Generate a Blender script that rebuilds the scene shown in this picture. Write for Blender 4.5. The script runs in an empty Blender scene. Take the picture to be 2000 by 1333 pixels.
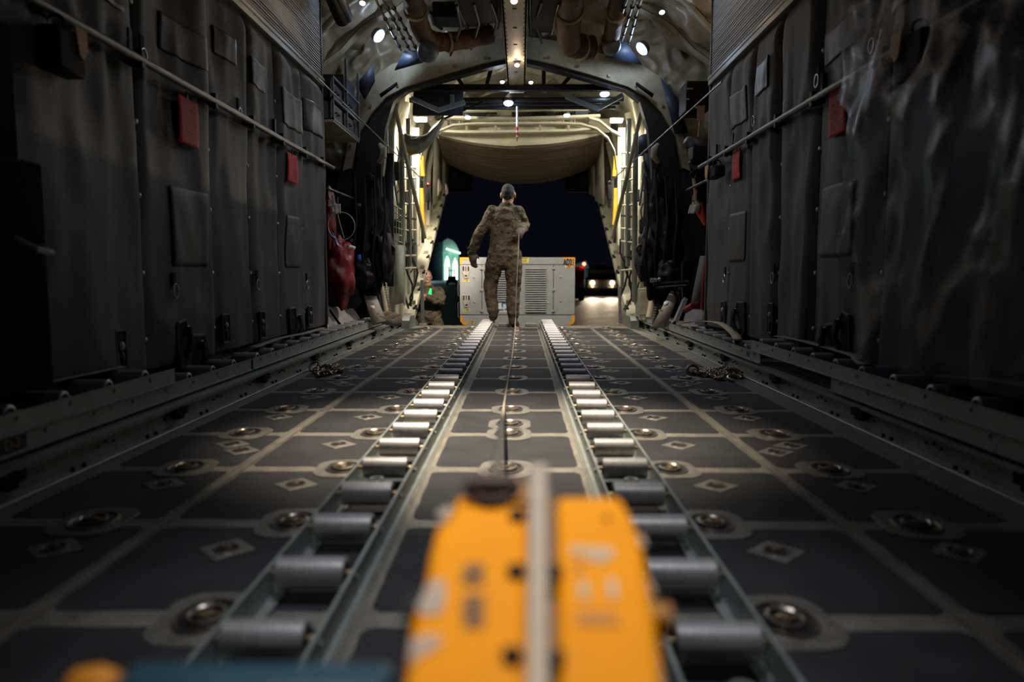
import bpy, bmesh, math, random
from mathutils import Vector, Matrix, noise, Euler
R = random.Random(7)
PI = math.pi
S = bpy.context.scene
COL = S.collection
F = 1442.0
CAMX, CAMZ = 0.047, 0.616
PITCH, YAW = math.atan(131/F), math.atan(18/F)

# ---------------------------------------------------------------- camera
cd = bpy.data.cameras.new('camera'); cam = bpy.data.objects.new('camera', cd); COL.objects.link(cam)
cd.sensor_width = 36; cd.lens = 36*F/2000; cd.clip_start = 0.02; cd.clip_end = 900
cam.location = (CAMX, 0, CAMZ)
cam.rotation_euler = Euler((PI/2-PITCH, 0, YAW), 'XYZ')
cd.dof.use_dof = True; cd.dof.focus_distance = 5.6; cd.dof.aperture_fstop = 1.75
S.camera = cam
CM = cam.rotation_euler.to_matrix()
def P(px, py, Y):
    """world point seen at photo pixel (px,py), at distance Y along the aircraft"""
    d = CM @ Vector(((px-1000)/F, -(py-666.5)/F, -1))
    return Vector((CAMX, 0, CAMZ)) + d*(Y/d.y)
def PX(px, py, X):
    d = CM @ Vector(((px-1000)/F, -(py-666.5)/F, -1))
    return Vector((CAMX, 0, CAMZ)) + d*((X-CAMX)/d.x)
def PZ(px, py, Z):
    d = CM @ Vector(((px-1000)/F, -(py-666.5)/F, -1))
    return Vector((CAMX, 0, CAMZ)) + d*((Z-CAMZ)/d.z)

# ---------------------------------------------------------------- mesh builder
def lerp(a, b, t): return a+(b-a)*t
class MB:
    def __init__(s): s.v, s.f, s.m = [], [], []
    def add(s, vs, fs, mi=0, M=None):
        b = len(s.v)
        for p in vs:
            p = Vector(p)
            s.v.append(M @ p if M else p)
        for f in fs: s.f.append([b+i for i in f]); s.m.append(mi)
        return s
    def box(s, c, d, mi=0, M=None):
        x, y, z = c; a, b, e = d[0]/2, d[1]/2, d[2]/2
        vs = [(x+i*a, y+j*b, z+k*e) for i in (-1, 1) for j in (-1, 1) for k in (-1, 1)]
        return s.add(vs, [(0,1,3,2),(4,6,7,5),(0,4,5,1),(2,3,7,6),(0,2,6,4),(1,5,7,3)], mi, M)
    def bx(s, x0, x1, y0, y1, z0, z1, mi=0): return s.box(((x0+x1)/2,(y0+y1)/2,(z0+z1)/2), (abs(x1-x0),abs(y1-y0),abs(z1-z0)), mi)
    def prism(s, poly, M, h0, h1, mi=0):
        """poly in local xy, extruded local z from h0 to h1"""
        n = len(poly)
        vs = [(x, y, h0) for x, y in poly]+[(x, y, h1) for x, y in poly]
        fs = [tuple(range(n))[::-1], tuple(range(n, 2*n))]+[(i, (i+1) % n, n+(i+1) % n, n+i) for i in range(n)]
        return s.add(vs, fs, mi, M)
    def tube(s, pts, r, seg=10, mi=0, cap=True, up=None, flat=1.0):
        """r number or list; flat scales second axis"""
        pts = [Vector(p) for p in pts]; n = len(pts)
        rs = r if isinstance(r, (list, tuple)) else [r]*n
        T = []
        for i in range(n):
            t = pts[min(i+1, n-1)]-pts[max(i-1, 0)]
            T.append(t.normalized() if t.length > 1e-9 else Vector((0, 0, 1)))
        u = Vector(up) if up else (Vector((0,0,1)) if abs(T[0].z) < .9 else Vector((1,0,0)))
        vs = []
        for i in range(n):
            u = (u-T[i]*u.dot(T[i]))
            if u.length < 1e-6: u = T[i].orthogonal()
            u.normalize(); w = T[i].cross(u)
            ri = rs[i]
            ra, rb = (ri if isinstance(ri, (list, tuple)) else (ri, ri*flat))
            for k in range(seg):
                a = 2*PI*k/seg
                vs.append(pts[i]+u*(ra*math.cos(a))+w*(rb*math.sin(a)))
        fs = [(i*seg+k, i*seg+(k+1) % seg, (i+1)*seg+(k+1) % seg, (i+1)*seg+k) for i in range(n-1) for k in range(seg)]
        if cap: fs += [tuple(range(seg))[::-1], tuple((n-1)*seg+k for k in range(seg))]
        return s.add(vs, fs, mi)
    def cyl(s, a, b, r, seg=14, mi=0, r2=None): return s.tube([a, b], [r, r if r2 is None else r2], seg, mi)
    def lathe(s, prof, M=None, seg=20, mi=0, sx=1, sy=1):
        """prof list of (r,z) about local z"""
        vs = [(r*math.cos(2*PI*k/seg)*sx, r*math.sin(2*PI*k/seg)*sy, z) for r, z in prof for k in range(seg)]
        n = len(prof)
        fs = [(i*seg+k, i*seg+(k+1) % seg, (i+1)*seg+(k+1) % seg, (i+1)*seg+k) for i in range(n-1) for k in range(seg)]
        fs += [tuple(range(seg))[::-1], tuple((n-1)*seg+k for k in range(seg))]
        return s.add(vs, fs, mi, M)
    def torus(s, M, R_, r, a=24, b=8, mi=0, sx=1, sy=1, arc=1.0):
        vs = []; na = a if arc == 1.0 else a+1
        for i in range(na):
            t = 2*PI*i/a*arc
            for j in range(b):
                u = 2*PI*j/b
                vs.append(((R_*sx+r*math.cos(u))*math.cos(t), (R_*sy+r*math.cos(u))*math.sin(t), r*math.sin(u)))
        fs = [(i*b+j, ((i+1) % na)*b+j, ((i+1) % na)*b+(j+1) % b, i*b+(j+1) % b) for i in range(a) for j in range(b)]
        return s.add(vs, fs, mi, M)
    def ball(s, c, r, a=14, b=9, mi=0, M=None):
        rx, ry, rz = r if isinstance(r, (tuple, list)) else (r, r, r)
        prof = []
        vs = [(c[0], c[1], c[2]-rz)]
        for i in range(1, b):
            t = -PI/2+PI*i/b
            for k in range(a):
                u = 2*PI*k/a
                vs.append((c[0]+rx*math.cos(t)*math.cos(u), c[1]+ry*math.cos(t)*math.sin(u), c[2]+rz*math.sin(t)))
        vs.append((c[0], c[1], c[2]+rz)); n = len(vs)-1
        fs = [(0, 1+(k+1) % a, 1+k) for k in range(a)]
        fs += [(1+i*a+k, 1+i*a+(k+1) % a, 1+(i+1)*a+(k+1) % a, 1+(i+1)*a+k) for i in range(b-2) for k in range(a)]
        fs += [(n, 1+(b-2)*a+k, 1+(b-2)*a+(k+1) % a) for k in range(a)]
        return s.add(vs, fs, mi, M)
    def grid(s, fn, nu, nv, mi=0, skip=None):
        vs = [fn(i/nu, j/nv) for j in range(nv+1) for i in range(nu+1)]
        fs = [(j*(nu+1)+i, j*(nu+1)+i+1, (j+1)*(nu+1)+i+1, (j+1)*(nu+1)+i) for j in range(nv) for i in range(nu) if not (skip and skip((i+.5)/nu, (j+.5)/nv))]
        return s.add(vs, fs, mi)
    def mesh(s, name, mats, smooth=True, ang=38):
        me = bpy.data.meshes.new(name)
        me.from_pydata([tuple(p) for p in s.v], [], s.f)
        for m in (mats if isinstance(mats, (list, tuple)) else [mats]): me.materials.append(m)
        me.polygons.foreach_set('material_index', s.m)
        if smooth:
            me.polygons.foreach_set('use_smooth', [True]*len(s.f))
            me.set_sharp_from_angle(angle=math.radians(ang))
        me.update()
        return me
    def build(s, name, mats, parent=None, bevel=0, smooth=True, solid=0, subsurf=0, fixn=False, ang=38):
        me = s.mesh(name, mats, smooth, ang)
        if fixn:
            bm = bmesh.new(); bm.from_mesh(me); bmesh.ops.recalc_face_normals(bm, faces=bm.faces); bm.to_mesh(me); bm.free()
        o = link(name, me, parent)
        if solid:
            q = o.modifiers.new('solid', 'SOLIDIFY'); q.thickness = solid; q.offset = 0
        if bevel:
            q = o.modifiers.new('bevel', 'BEVEL'); q.width = bevel; q.segments = 2; q.limit_method = 'ANGLE'; q.angle_limit = .6
        if subsurf:
            q = o.modifiers.new('sub', 'SUBSURF'); q.levels = q.render_levels = subsurf
        return o
def link(name, data, parent=None):
    o = bpy.data.objects.new(name, data); COL.objects.link(o)
    if parent: o.parent = parent
    return o
def tag(o, label, cat, group=None, kind=None):
    o['label'] = label; o['category'] = cat
    if group: o['group'] = group
    if kind: o['kind'] = kind
    return o
def thing(name, label, cat, loc=(0,0,0), rotz=0, group=None):
    o = bpy.data.objects.new(name, None); COL.objects.link(o)
    o.location = loc; o.rotation_euler = (0, 0, rotz); o.empty_display_size = .05
    return tag(o, label, cat, group)
def struct(o): o['kind'] = 'structure'; return o
def dup(root, loc, label, rotz=None, group=None):
    r = root.copy(); COL.objects.link(r); r.location = loc
    if rotz is not None: r.rotation_euler = (0, 0, rotz)
    r['label'] = label
    if group: r['group'] = group
    for ch in list(root.children):
        c = ch.copy(); COL.objects.link(c); c.parent = r
        for g in list(ch.children):
            e = g.copy(); COL.objects.link(e); e.parent = c
    return r
ORD = ['first','second','third','fourth','fifth','sixth','seventh','eighth','ninth','tenth','eleventh','twelfth','thirteenth','fourteenth','fifteenth','sixteenth','seventeenth','eighteenth']
def frame(o, x, y, z=None):
    """matrix with origin o and axes x,y"""
    x = Vector(x).normalized(); y = Vector(y); y = (y-x*y.dot(x)).normalized(); z = x.cross(y)
    M = Matrix((x, y, z)).transposed().to_4x4(); M.translation = Vector(o); return M
def rrect(w, h, r, n=4):
    pts = []
    for cx, cy, a0 in ((w/2-r, h/2-r, 0), (-w/2+r, h/2-r, PI/2), (-w/2+r, -h/2+r, PI), (w/2-r, -h/2+r, 1.5*PI)):
        for k in range(n+1):
            a = a0+PI/2*k/n; pts.append((cx+r*math.cos(a), cy+r*math.sin(a)))
    return pts
def text(name, s, size, m, M, parent=None, extr=0.0006, sx=1.0, bold=0.0):
    cu = bpy.data.curves.new(name, 'FONT'); cu.body = s; cu.size = size; cu.align_x = 'CENTER'; cu.align_y = 'CENTER'; cu.extrude = extr; cu.resolution_u = 3; cu.offset = bold
    o = bpy.data.objects.new(name, cu)
    COL.objects.link(o); bpy.context.view_layer.update()
    me = bpy.data.meshes.new_from_object(o.evaluated_get(bpy.context.evaluated_depsgraph_get()))
    bpy.data.objects.remove(o)
    me.name = name; me.transform(M @ Matrix.Diagonal((sx, 1, 1, 1))); me.materials.clear(); me.materials.append(m)
    return link(name, me, parent)

# ---------------------------------------------------------------- materials
def mat(name, col, rough=.6, metal=0., var=.25, scale=8, bump=.15, bscale=60, col2=None, emit=None, estr=0, spec=.5, stretch=None, trans=0, alpha=1, rvar=.12, sheen=0):
    m = bpy.data.materials.new(name); m.use_nodes = True
    nt = m.node_tree; N, L = nt.nodes, nt.links
    b = N['Principled BSDF']
    b.inputs['Roughness'].default_value = rough; b.inputs['Metallic'].default_value = metal
    b.inputs['Specular IOR Level'].default_value = spec
    tc = N.new('ShaderNodeTexCoord')
    src = tc.outputs['Object']
    if stretch:
        mp = N.new('ShaderNodeMapping'); mp.inputs['Scale'].default_value = stretch; L.new(src, mp.inputs['Vector']); src = mp.outputs['Vector']
    n1 = N.new('ShaderNodeTexNoise'); n1.inputs['Scale'].default_value = scale; n1.inputs['Detail'].default_value = 6; n1.inputs['Roughness'].default_value = .65
    L.new(src, n1.inputs['Vector'])
    cr = N.new('ShaderNodeValToRGB')
    c2 = col2 if col2 else tuple(c*(1-var) for c in col)
    c1 = tuple(min(1, c*(1+var*.6)) for c in col)
    cr.color_ramp.elements[0].color = (*c2, 1); cr.color_ramp.elements[0].position = .32
    cr.color_ramp.elements[1].color = (*c1, 1); cr.color_ramp.elements[1].position = .68
    L.new(n1.outputs['Fac'], cr.inputs['Fac']); L.new(cr.outputs['Color'], b.inputs['Base Color'])
    if rvar:
        mr = N.new('ShaderNodeMapRange'); mr.inputs['To Min'].default_value = max(0.02, rough-rvar); mr.inputs['To Max'].default_value = min(1, rough+rvar)
        L.new(n1.outputs['Fac'], mr.inputs['Value']); L.new(mr.outputs['Result'], b.inputs['Roughness'])
    if bump:
        n2 = N.new('ShaderNodeTexNoise'); n2.inputs['Scale'].default_value = bscale; n2.inputs['Detail'].default_value = 4
        L.new(src, n2.inputs['Vector'])
        bp = N.new('ShaderNodeBump'); bp.inputs['Strength'].default_value = bump; bp.inputs['Distance'].default_value = .01
        L.new(n2.outputs['Fac'], bp.inputs['Height']); L.new(bp.outputs['Normal'], b.inputs['Normal'])
    if emit:
        b.inputs['Emission Color'].default_value = (*emit, 1); b.inputs['Emission Strength'].default_value = estr
    if trans: b.inputs['Transmission Weight'].default_value = trans
    if alpha < 1: b.inputs['Alpha'].default_value = alpha
    if sheen: b.inputs['Sheen Weight'].default_value = sheen
    return m
def emis(name, col, s):
    return mat(name, col, .5, 0, var=.02, bump=0, emit=col, estr=s, rvar=0)
def camo(name, base, c1, c2, c3, sc=14):
    m = bpy.data.materials.new(name); m.use_nodes = True
    nt = m.node_tree; N, L = nt.nodes, nt.links; b = N['Principled BSDF']; b.inputs['Roughness'].default_value = .9; b.inputs['Specular IOR Level'].default_value = .2
    tc = N.new('ShaderNodeTexCoord'); cur = None
    prev = (*base, 1)
    for i, (c, s, th, off) in enumerate(((c1, sc, .55, 0), (c2, sc*1.4, .57, 7.3), (c3, sc*2.2, .63, 13.1))):
        mp = N.new('ShaderNodeMapping'); mp.inputs['Location'].default_value = (off, off*.7, off*.3); mp.inputs['Scale'].default_value = (.8, .8, 1.5)
        L.new(tc.outputs['Object'], mp.inputs['Vector'])
        n = N.new('ShaderNodeTexNoise'); n.inputs['Scale'].default_value = s; n.inputs['Detail'].default_value = 5; L.new(mp.outputs['Vector'], n.inputs['Vector'])
        r = N.new('ShaderNodeMapRange'); r.inputs['From Min'].default_value = th-.03; r.inputs['From Max'].default_value = th+.03; L.new(n.outputs['Fac'], r.inputs['Value'])
        mx = N.new('ShaderNodeMix'); mx.data_type = 'RGBA'
        L.new(r.outputs['Result'], mx.inputs['Factor'])
        if cur is None: mx.inputs['A'].default_value = prev
        else: L.new(cur, mx.inputs['A'])
        mx.inputs['B'].default_value = (*c, 1); cur = mx.outputs['Result']
    L.new(cur, b.inputs['Base Color'])
    n2 = N.new('ShaderNodeTexNoise'); n2.inputs['Scale'].default_value = 22; n2.inputs['Detail'].default_value = 3; n2.inputs['Distortion'].default_value = 1.5
    L.new(tc.outputs['Object'], n2.inputs['Vector'])
    bp = N.new('ShaderNodeBump'); bp.inputs['Strength'].default_value = .6; bp.inputs['Distance'].default_value = .03; L.new(n2.outputs['Fac'], bp.inputs['Height']); L.new(bp.outputs['Normal'], b.inputs['Normal'])
    return m
M_ = {}
M_['worn'] = mat('worn_floor_paint', (.20,.18,.145), .6, .1, var=.35, scale=14, bump=.2, bscale=90, col2=(.12,.11,.092))
M_['nonskid'] = mat('nonskid_black', (.030,.030,.033), .72, 0, var=.5, scale=5, bump=.5, bscale=330, spec=.35)
M_['steel'] = mat('brushed_steel', (.42,.41,.4), .36, .95, var=.2, scale=20, bump=.05, stretch=(1,6,6))
M_['plate'] = mat('worn_steel_plate', (.215,.20,.17), .5, .5, var=.35, scale=25, bump=.12)
M_['pan'] = mat('dark_pan_metal', (.05,.045,.04), .35, .6, var=.5, scale=40)  # plain dark metal tone for pans, fittings and slots
M_['brass'] = mat('brass_fitting', (.5,.36,.2), .35, .9)
M_['ringsteel'] = mat('ring_steel', (.38,.33,.285), .34, .95, var=.3, scale=40)
M_['roller'] = mat('roller_aluminium', (.45,.44,.435), .42, .6, var=.25, scale=18, bump=.06, bscale=140, rvar=.08)
M_['channel'] = mat('channel_green_grey_paint', (.25,.28,.265), .42, .2, var=.25, scale=12, bump=.08)
M_['channeldk'] = mat('bracket_blue_green', (.06,.085,.09), .45, .2, var=.3)
M_['rail'] = mat('rail_grey_green', (.235,.25,.23), .42, .25, var=.3, scale=7, bump=.07)
M_['blackm'] = mat('black_metal', (.014,.014,.016), .55, .1, spec=.25)
M_['black'] = mat('black_rubber', (.008,.008,.010), .75, spec=.15)
M_['curtain'] = mat('grey_quilted_vinyl', (.050,.051,.057), .62, 0, var=.16, scale=3, bump=.35, bscale=170, spec=.4)
M_['flap'] = mat('grey_vinyl_flap', (.045,.0445,.048), .55, 0, var=.15, scale=6, bump=.25, bscale=120)
M_['vinyl'] = mat('dark_window_vinyl', (.014,.017,.026), .42, 0, var=.3, scale=10, bump=.08, spec=.22)
M_['corr'] = mat('treadplate', (.13,.13,.135), .38, .5, var=.2, scale=16, bump=.3, bscale=120)
M_['red'] = mat('red_placard', (.52,.02,.026), .75, 0, var=.15)
M_['redtxt'] = mat('placard_lettering', (.42,.07,.08), .6)
M_['tan'] = mat('tan_webbing', (.40,.31,.2), .8, 0, var=.2, bump=.4, bscale=200)
M_['strap'] = mat('grey_tan_webbing', (.22,.19,.16), .8, 0, var=.2, bump=.4, bscale=200)
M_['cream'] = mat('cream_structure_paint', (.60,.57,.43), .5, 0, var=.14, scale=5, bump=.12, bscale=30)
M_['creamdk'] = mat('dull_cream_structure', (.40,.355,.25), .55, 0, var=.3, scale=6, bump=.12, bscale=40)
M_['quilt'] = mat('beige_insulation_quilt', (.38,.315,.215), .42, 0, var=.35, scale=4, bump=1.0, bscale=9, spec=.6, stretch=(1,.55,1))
M_['quiltlit'] = mat('lit_insulation_quilt', (.5,.47,.36), .5, 0, var=.2, scale=5, bump=.4, bscale=18)  # same beige quilt with the flood light put into a paler colour
M_['pipesage'] = mat('dull_sage_pipe', (.17,.185,.15), .45, 0, var=.2)
M_['brace'] = mat('blue_lit_brace', (.30,.40,.50), .4, .2)  # blue-grey paint with the bluish lamp light put into the colour
M_['sage'] = mat('sage_green_paint', (.33,.36,.28), .5, 0, var=.2, scale=6, bump=.1)
M_['duct'] = mat('brown_duct_wrap', (.11,.062,.036), .7, 0, var=.35, scale=10, bump=.6, bscale=30)
M_['navy'] = mat('navy_panel', (.03,.045,.085), .5, 0, var=.3)
M_['bluegrey'] = mat('blue_grey_frame', (.14,.18,.23), .5, .2)
M_['pipe'] = mat('pipe_aluminium', (.4,.4,.42), .3, .8)
M_['dkpipe'] = mat('dark_pipe', (.03,.03,.033), .4, .5)
M_['yellow'] = mat('yellow_cover', (.75,.42,.03), .5)
M_['redbag'] = mat('red_bag_cloth', (.15,.006,.01), .45, 0, var=.4, bump=.4, bscale=20)
M_['white'] = mat('white_paper', (.7,.68,.64), .7)
M_['doorq'] = mat('aft_door_quilt', (.17,.13,.09), .85, 0, var=.55, scale=5, bump=.6, bscale=12, stretch=(.25,9,1), spec=.15)
M_['gpu'] = mat('grey_generator_paint', (.35,.355,.36), .5, .1, var=.08, scale=5, bump=.05)
M_['orange'] = mat('orange_marking', (.85,.34,.02), .5, 0, var=.08, bump=0)
M_['yel'] = mat('yellow_sticker', (.85,.68,.16), .5, 0, var=.08, bump=0)
M_['ink'] = mat('black_ink', (.012,.012,.014), .6, 0, bump=0)
M_['logo'] = mat('blue_logo', (.02,.16,.42), .5, 0, bump=0)
M_['skin'] = mat('skin', (.42,.22,.15), .5, 0, var=.15, scale=20, bump=.05)
M_['hair'] = mat('dark_hair', (.03,.022,.02), .7, 0, var=.4, scale=60, bump=.5, bscale=300)
M_['glove'] = mat('grey_brown_glove', (.12,.1,.085), .8)
M_['boot'] = mat('brown_boot', (.07,.052,.037), .75)
M_['camo'] = camo('camouflage_cloth', (.135,.108,.072), (.070,.063,.039), (.05,.036,.023), (.165,.135,.095), 11)
M_['asphalt'] = mat('apron_concrete', (.20,.18,.16), .62, 0, var=.4, scale=.8, bump=.8, bscale=14, spec=.2)
M_['tent'] = mat('tent_fabric', (.38,.43,.39), .8, 0, var=.1, scale=.3, bump=0)
M_['truck'] = mat('dark_truck_paint', (.022,.022,.022), .5)
M_['chain'] = mat('chain_steel', (.46,.38,.28), .35, .9, var=.4, scale=40)
M_['rope'] = mat('steel_cable', (.36,.31,.24), .6, .3, var=.3, scale=90, bump=.6, bscale=400)
M_['winch'] = mat('yellow_winch_paint', (.95,.37,.002), .6, 0, var=.06, scale=20, bump=.05, spec=.15)
M_['strip'] = mat('pale_worn_steel', (.5,.45,.4), .5, .4, var=.2, scale=20)
M_['teal'] = mat('teal_blue_frame', (.004,.05,.10), .5)
M_['tube'] = mat('dull_grey_tube', (.16,.16,.165), .42, .7, var=.2, scale=12)
M_['plastic'] = None
M_['orangecloth'] = mat('orange_red_cloth', (.6,.07,.03), .6)
M_['canvas'] = mat('dark_grey_canvas', (.16,.16,.155), .75, 0, var=.3, scale=8, bump=.3)
M_['boxgrey'] = mat('grey_kit_box', (.11,.11,.12), .5)
M_['lime'] = emis('green_glow', (.02,.6,.15), 1.6)
def plastic():
    m = bpy.data.materials.new('clear_plastic_sheet'); m.use_nodes = True
    nt = m.node_tree; N, L = nt.nodes, nt.links; b = N['Principled BSDF']
    out = N['Material Output']
    b.inputs['Base Color'].default_value = (.035,.042,.06,1); b.inputs['Roughness'].default_value = .3; b.inputs['Specular IOR Level'].default_value = .7
    tr = N.new('ShaderNodeBsdfTransparent'); tr.inputs['Color'].default_value = (.8,.82,.88,1)
    mx = N.new('ShaderNodeMixShader')
    lw = N.new('ShaderNodeLayerWeight'); lw.inputs['Blend'].default_value = .3
    n = N.new('ShaderNodeTexNoise'); n.inputs['Scale'].default_value = 5; n.inputs['Detail'].default_value = 6; n.inputs['Distortion'].default_value = 1.2
    tc = N.new('ShaderNodeTexCoord'); L.new(tc.outputs['Object'], n.inputs['Vector'])
    bp = N.new('ShaderNodeBump'); bp.inputs['Strength'].default_value = .3; bp.inputs['Distance'].default_value = .03
    L.new(n.outputs['Fac'], bp.inputs['Height']); L.new(bp.outputs['Normal'], b.inputs['Normal'])
    mr = N.new('ShaderNodeMapRange'); mr.inputs['To Min'].default_value = .16; mr.inputs['To Max'].default_value = .6
    L.new(lw.outputs['Facing'], mr.inputs['Value']); L.new(mr.outputs['Result'], mx.inputs['Fac'])
    L.new(tr.outputs[0], mx.inputs[1]); L.new(b.outputs[0], mx.inputs[2]); L.new(mx.outputs[0], out.inputs['Surface'])
    return m
M_['plastic'] = plastic()
# ================================================================ FLOOR
ROW0, PITCHY = 1.264, .510
ROWS = [ROW0+PITCHY*k for k in range(-3, 15)]
SEAM = .842
XL, XR = -1.305, 1.37          # inner edges of the cargo rails
YEND = 8.80
fl = MB()
fl.bx(-1.75, 1.75, -1.2, YEND, -.06, 0, 0)
def patch(x0, x1, y0, y1, r=.022):
    pts = []
    base = rrect(x1-x0, y1-y0, r, 3)
    n = len(base)
    for i in range(n):
        a = Vector(base[i]); b = Vector(base[(i+1) % n])
        k = max(1, int((b-a).length/.045))
        for j in range(k):
            p = a.lerp(b, j/k); 
            p = Vector((p.x+R.uniform(-.0022, .0022), p.y+R.uniform(-.0028, .0028)))
            pts.append((p.x+(x0+x1)/2, p.y+(y0+y1)/2))
    fl.prism(pts, Matrix.Identity(4), -.002, .0014, 1)
for i in range(len(ROWS)-1):
    y0, y1 = ROWS[i]+.032, ROWS[i+1]-.032
    for a, b in ((-.228, .228), (.298, .820), (-.820, -.298), (.866, 1.262), (-1.255, -.866)):
        patch(a, b, y0, y1)
for x in (-SEAM, SEAM, -.262, .262):
    fl.bx(x-.018, x+.018, -1.1, YEND, 0, .0025, 2)
    for dx in (-.012, .012): fl.bx(x+dx-.003, x+dx+.003, -1.1, YEND, .0025, .0048, 2)
fl.bx(-1.3, 1.36, 5.835, 5.85, 0, .002, 3)
fl.bx(-1.7, 1.7, YEND-.03, YEND, 0, .004, 2)
fo = fl.build('floor', [M_['worn'], M_['nonskid'], M_['strip'], M_['black']], smooth=False); struct(fo)
fo.data.materials[2] = mat('floor_seam_strip', (.22,.20,.165), .5, .3, var=.3, scale=15)

# ---- tie-down rings
def plate_poly():
    w, h, c = .17, .205, .045
    return [(-w/2+c, -h/2), (w/2-c, -h/2), (w/2, -h/2+c), (w/2, h/2-c), (w/2-c, h/2), (-w/2+c, h/2), (-w/2, h/2-c), (-w/2, -h/2+c)]
ring_root = thing('tie_down_ring', 'tie-down ring', 'tie-down ring')
I4 = Matrix.Identity(4)
m = MB(); m.prism(rrect(.172, .208, .06, 4), I4, 0, .0045)
m.build('plate', M_['plate'], ring_root, bevel=.0012)
m = MB(); m.torus(Matrix.Translation((0, 0, .005)), .05, .0042, 26, 6, 0, 1.05, 1.32); m.build('rim', M_['ringsteel'], ring_root)
m = MB(); m.lathe([(.047, .0052), (.04, .0049), (.02, .0047)], None, 26, 0, 1.05, 1.32); m.build('pan', M_['pan'], ring_root)
m = MB(); m.torus(Matrix.Translation((0, -.002, .0095)) @ Matrix.Rotation(.06, 4, 'X'), .031, .0052, 22, 7); m.build('ring', M_['ringsteel'], ring_root)
m = MB(); m.lathe([(.014, .004), (.014, .012), (.009, .014), (.0, .0145)], None, 12); m.box((0, -.004, .010), (.05, .011, .008)); m.build('anchor_post', M_['brass'], ring_root)
cols = [(-1.016, 'outer row along the left cargo rail', -1), (-.515, 'row outside the left roller track', -2), (0., 'centre row between the roller tracks', -1),
        (.515, 'row outside the right roller track', -2), (1.016, 'outer row along the right cargo rail', -1)]
first = True
for x, desc, kk in cols:
    vis = [y for y in ROWS if (y > 1.1 if abs(x) < .7 and x != 0 else (y > 1.7 if abs(x) > .7 else y > 2.0))]
    for i, y in enumerate(vis):
        lab = f'{ORD[i]} steel tie-down ring from the camera, {desc}'
        if first: ring_root.location = (x, y, 0); ring_root['label'] = lab; ring_root['group'] = 'tie-down rings in the cargo floor'; first = False
        else: dup(ring_root, (x, y, 0), lab, R.choice((0, 0, .1, -.1)))
ring_x = dup(ring_root, (0, 2.98, 0), 'extra tie-down ring crowding the centre row near the dark floor scuff')
# ---- diamond sockets
soc = thing('floor_socket', 'socket', 'floor socket')
m = MB(); m.prism([(.066, 0), (0, .066), (-.066, 0), (0, -.066)], I4, 0, .0035); m.build('plate', mat('bright_socket_plate', (.27,.25,.215), .45, .6, var=.3, scale=30), soc, bevel=.001)
m = MB(); m.torus(Matrix.Translation((0, 0, .004)), .026, .003, 20, 6); m.build('rim', M_['ringsteel'], soc)
m = MB(); m.lathe([(.026, .0042), (.012, .0038), (0, .0037)], None, 18); m.build('cup', M_['pan'], soc)
m = MB(); m.lathe([(.011, .003), (.011, .009), (.004, .011)], None, 10); m.build('stud', M_['ringsteel'], soc)
first = True
for x, desc, st in ((-.612, 'between left floor seam and roller track', 1.2), (.614, 'between right floor seam and roller track', 1.2),
                (-1.0, 'between left floor seam and cargo rail', 1.5), (1.016, 'between right floor seam and cargo rail', 1.5)):
    ys = [ROW0+.332+PITCHY*k for k in range(-1, 15)]
    ys = [y for y in ys if y > st and y < YEND-.1]
    for i, y in enumerate(ys):
        lab = f'{ORD[i]} diamond floor socket from the camera {desc}'
        if first: soc.location = (x, y, 0); soc['label'] = lab; soc['group'] = 'diamond floor sockets'; first = False
        else: dup(soc, (x, y, 0), lab)
for s, sd in ((-1, 'left'), (1, 'right')):
    for i, y in enumerate((2.52, 4.05, 5.6)):
        dup(soc, (s*.93, y, 0), f'{ORD[i]} inner socket of the close pairs beside the {sd} floor seam')

# ================================================================ ROLLER CONVEYORS
W = .160
def roller_mesh():
    m = MB()
    m.tube([(-.064,0,0),(-.0625,0,0),(.0625,0,0),(.064,0,0)], [.0285,.0305,.0305,.0285], 24, 0)
    m.tube([(-.0642,0,0),(-.0648,0,0)], [.022,.022], 16, 2); m.tube([(.0642,0,0),(.0648,0,0)], [.022,.022], 16, 2)
    m.cyl((-.079,0,0), (.079,0,0), .0065, 10, 1)
    return m.mesh('roller', [M_['roller'], M_['brass'], M_['blackm']])
ROLL = roller_mesh()
BR = MB()
BR.bx(-.075, .075, -.003, .003, .006, .050); BR.bx(-.075, .075, -.03, .003, .046, .05)
for x in (-.045, .045): BR.cyl((x, -.003, .03), (x, -.008, .03), .006, 8)
BR.torus(frame((0, -.02, .052), (1,0,0), (0,1,0)), .016, .005, 16, 6, 1)
BR = BR.mesh('cross_bracket', [M_['channeldk'], M_['channel']])
def conveyor(name, label, x, y0, y1, z, r0, brackets, group, step=.254):
    deck = bool(brackets)
    t = thing(name, label, 'roller conveyor', (x, y0, z), 0, group)
    L = y1-y0
    for s in (-1, 1):
        m = MB()
        m.bx(s*W/2-.002, s*W/2+.002, 0, L, .0, .058)
        if deck: m.bx(s*(W/2-.002), s*(W/2-.022), 0, L, 0, .004)
        m.bx(s*(W/2+.002), s*(W/2+.014), 0, L, 0, .004)
        m.bx(s*(W/2-.002), s*(W/2+.005), 0, L, .0555, .0595)
        y = r0-y0
        while y < L-.03:
            m.cyl((s*(W/2+.002), y+.0, .04), (s*(W/2+.0075), y, .04), .0065, 8)
            y += step
        m.build('side_channel', M_['channel'], t)
    y = r0
    while y < y1-.03:
        o = link('roller', ROLL, t); o.location = (0, y-y0, .048); y += step
    for b in brackets:
        if y0+.02 < b < y1-.02:
            o = link('cross_bracket', BR, t); o.location = (0, b-y0, 0)
    return t
brk = [.972+1.016*k for k in range(-1, 9)]
conveyor('roller_conveyor', 'long floor roller track on the left of the centre strip', -.347, -.43, YEND+.0, .0055, -.18, brk, 'floor roller tracks')
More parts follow.
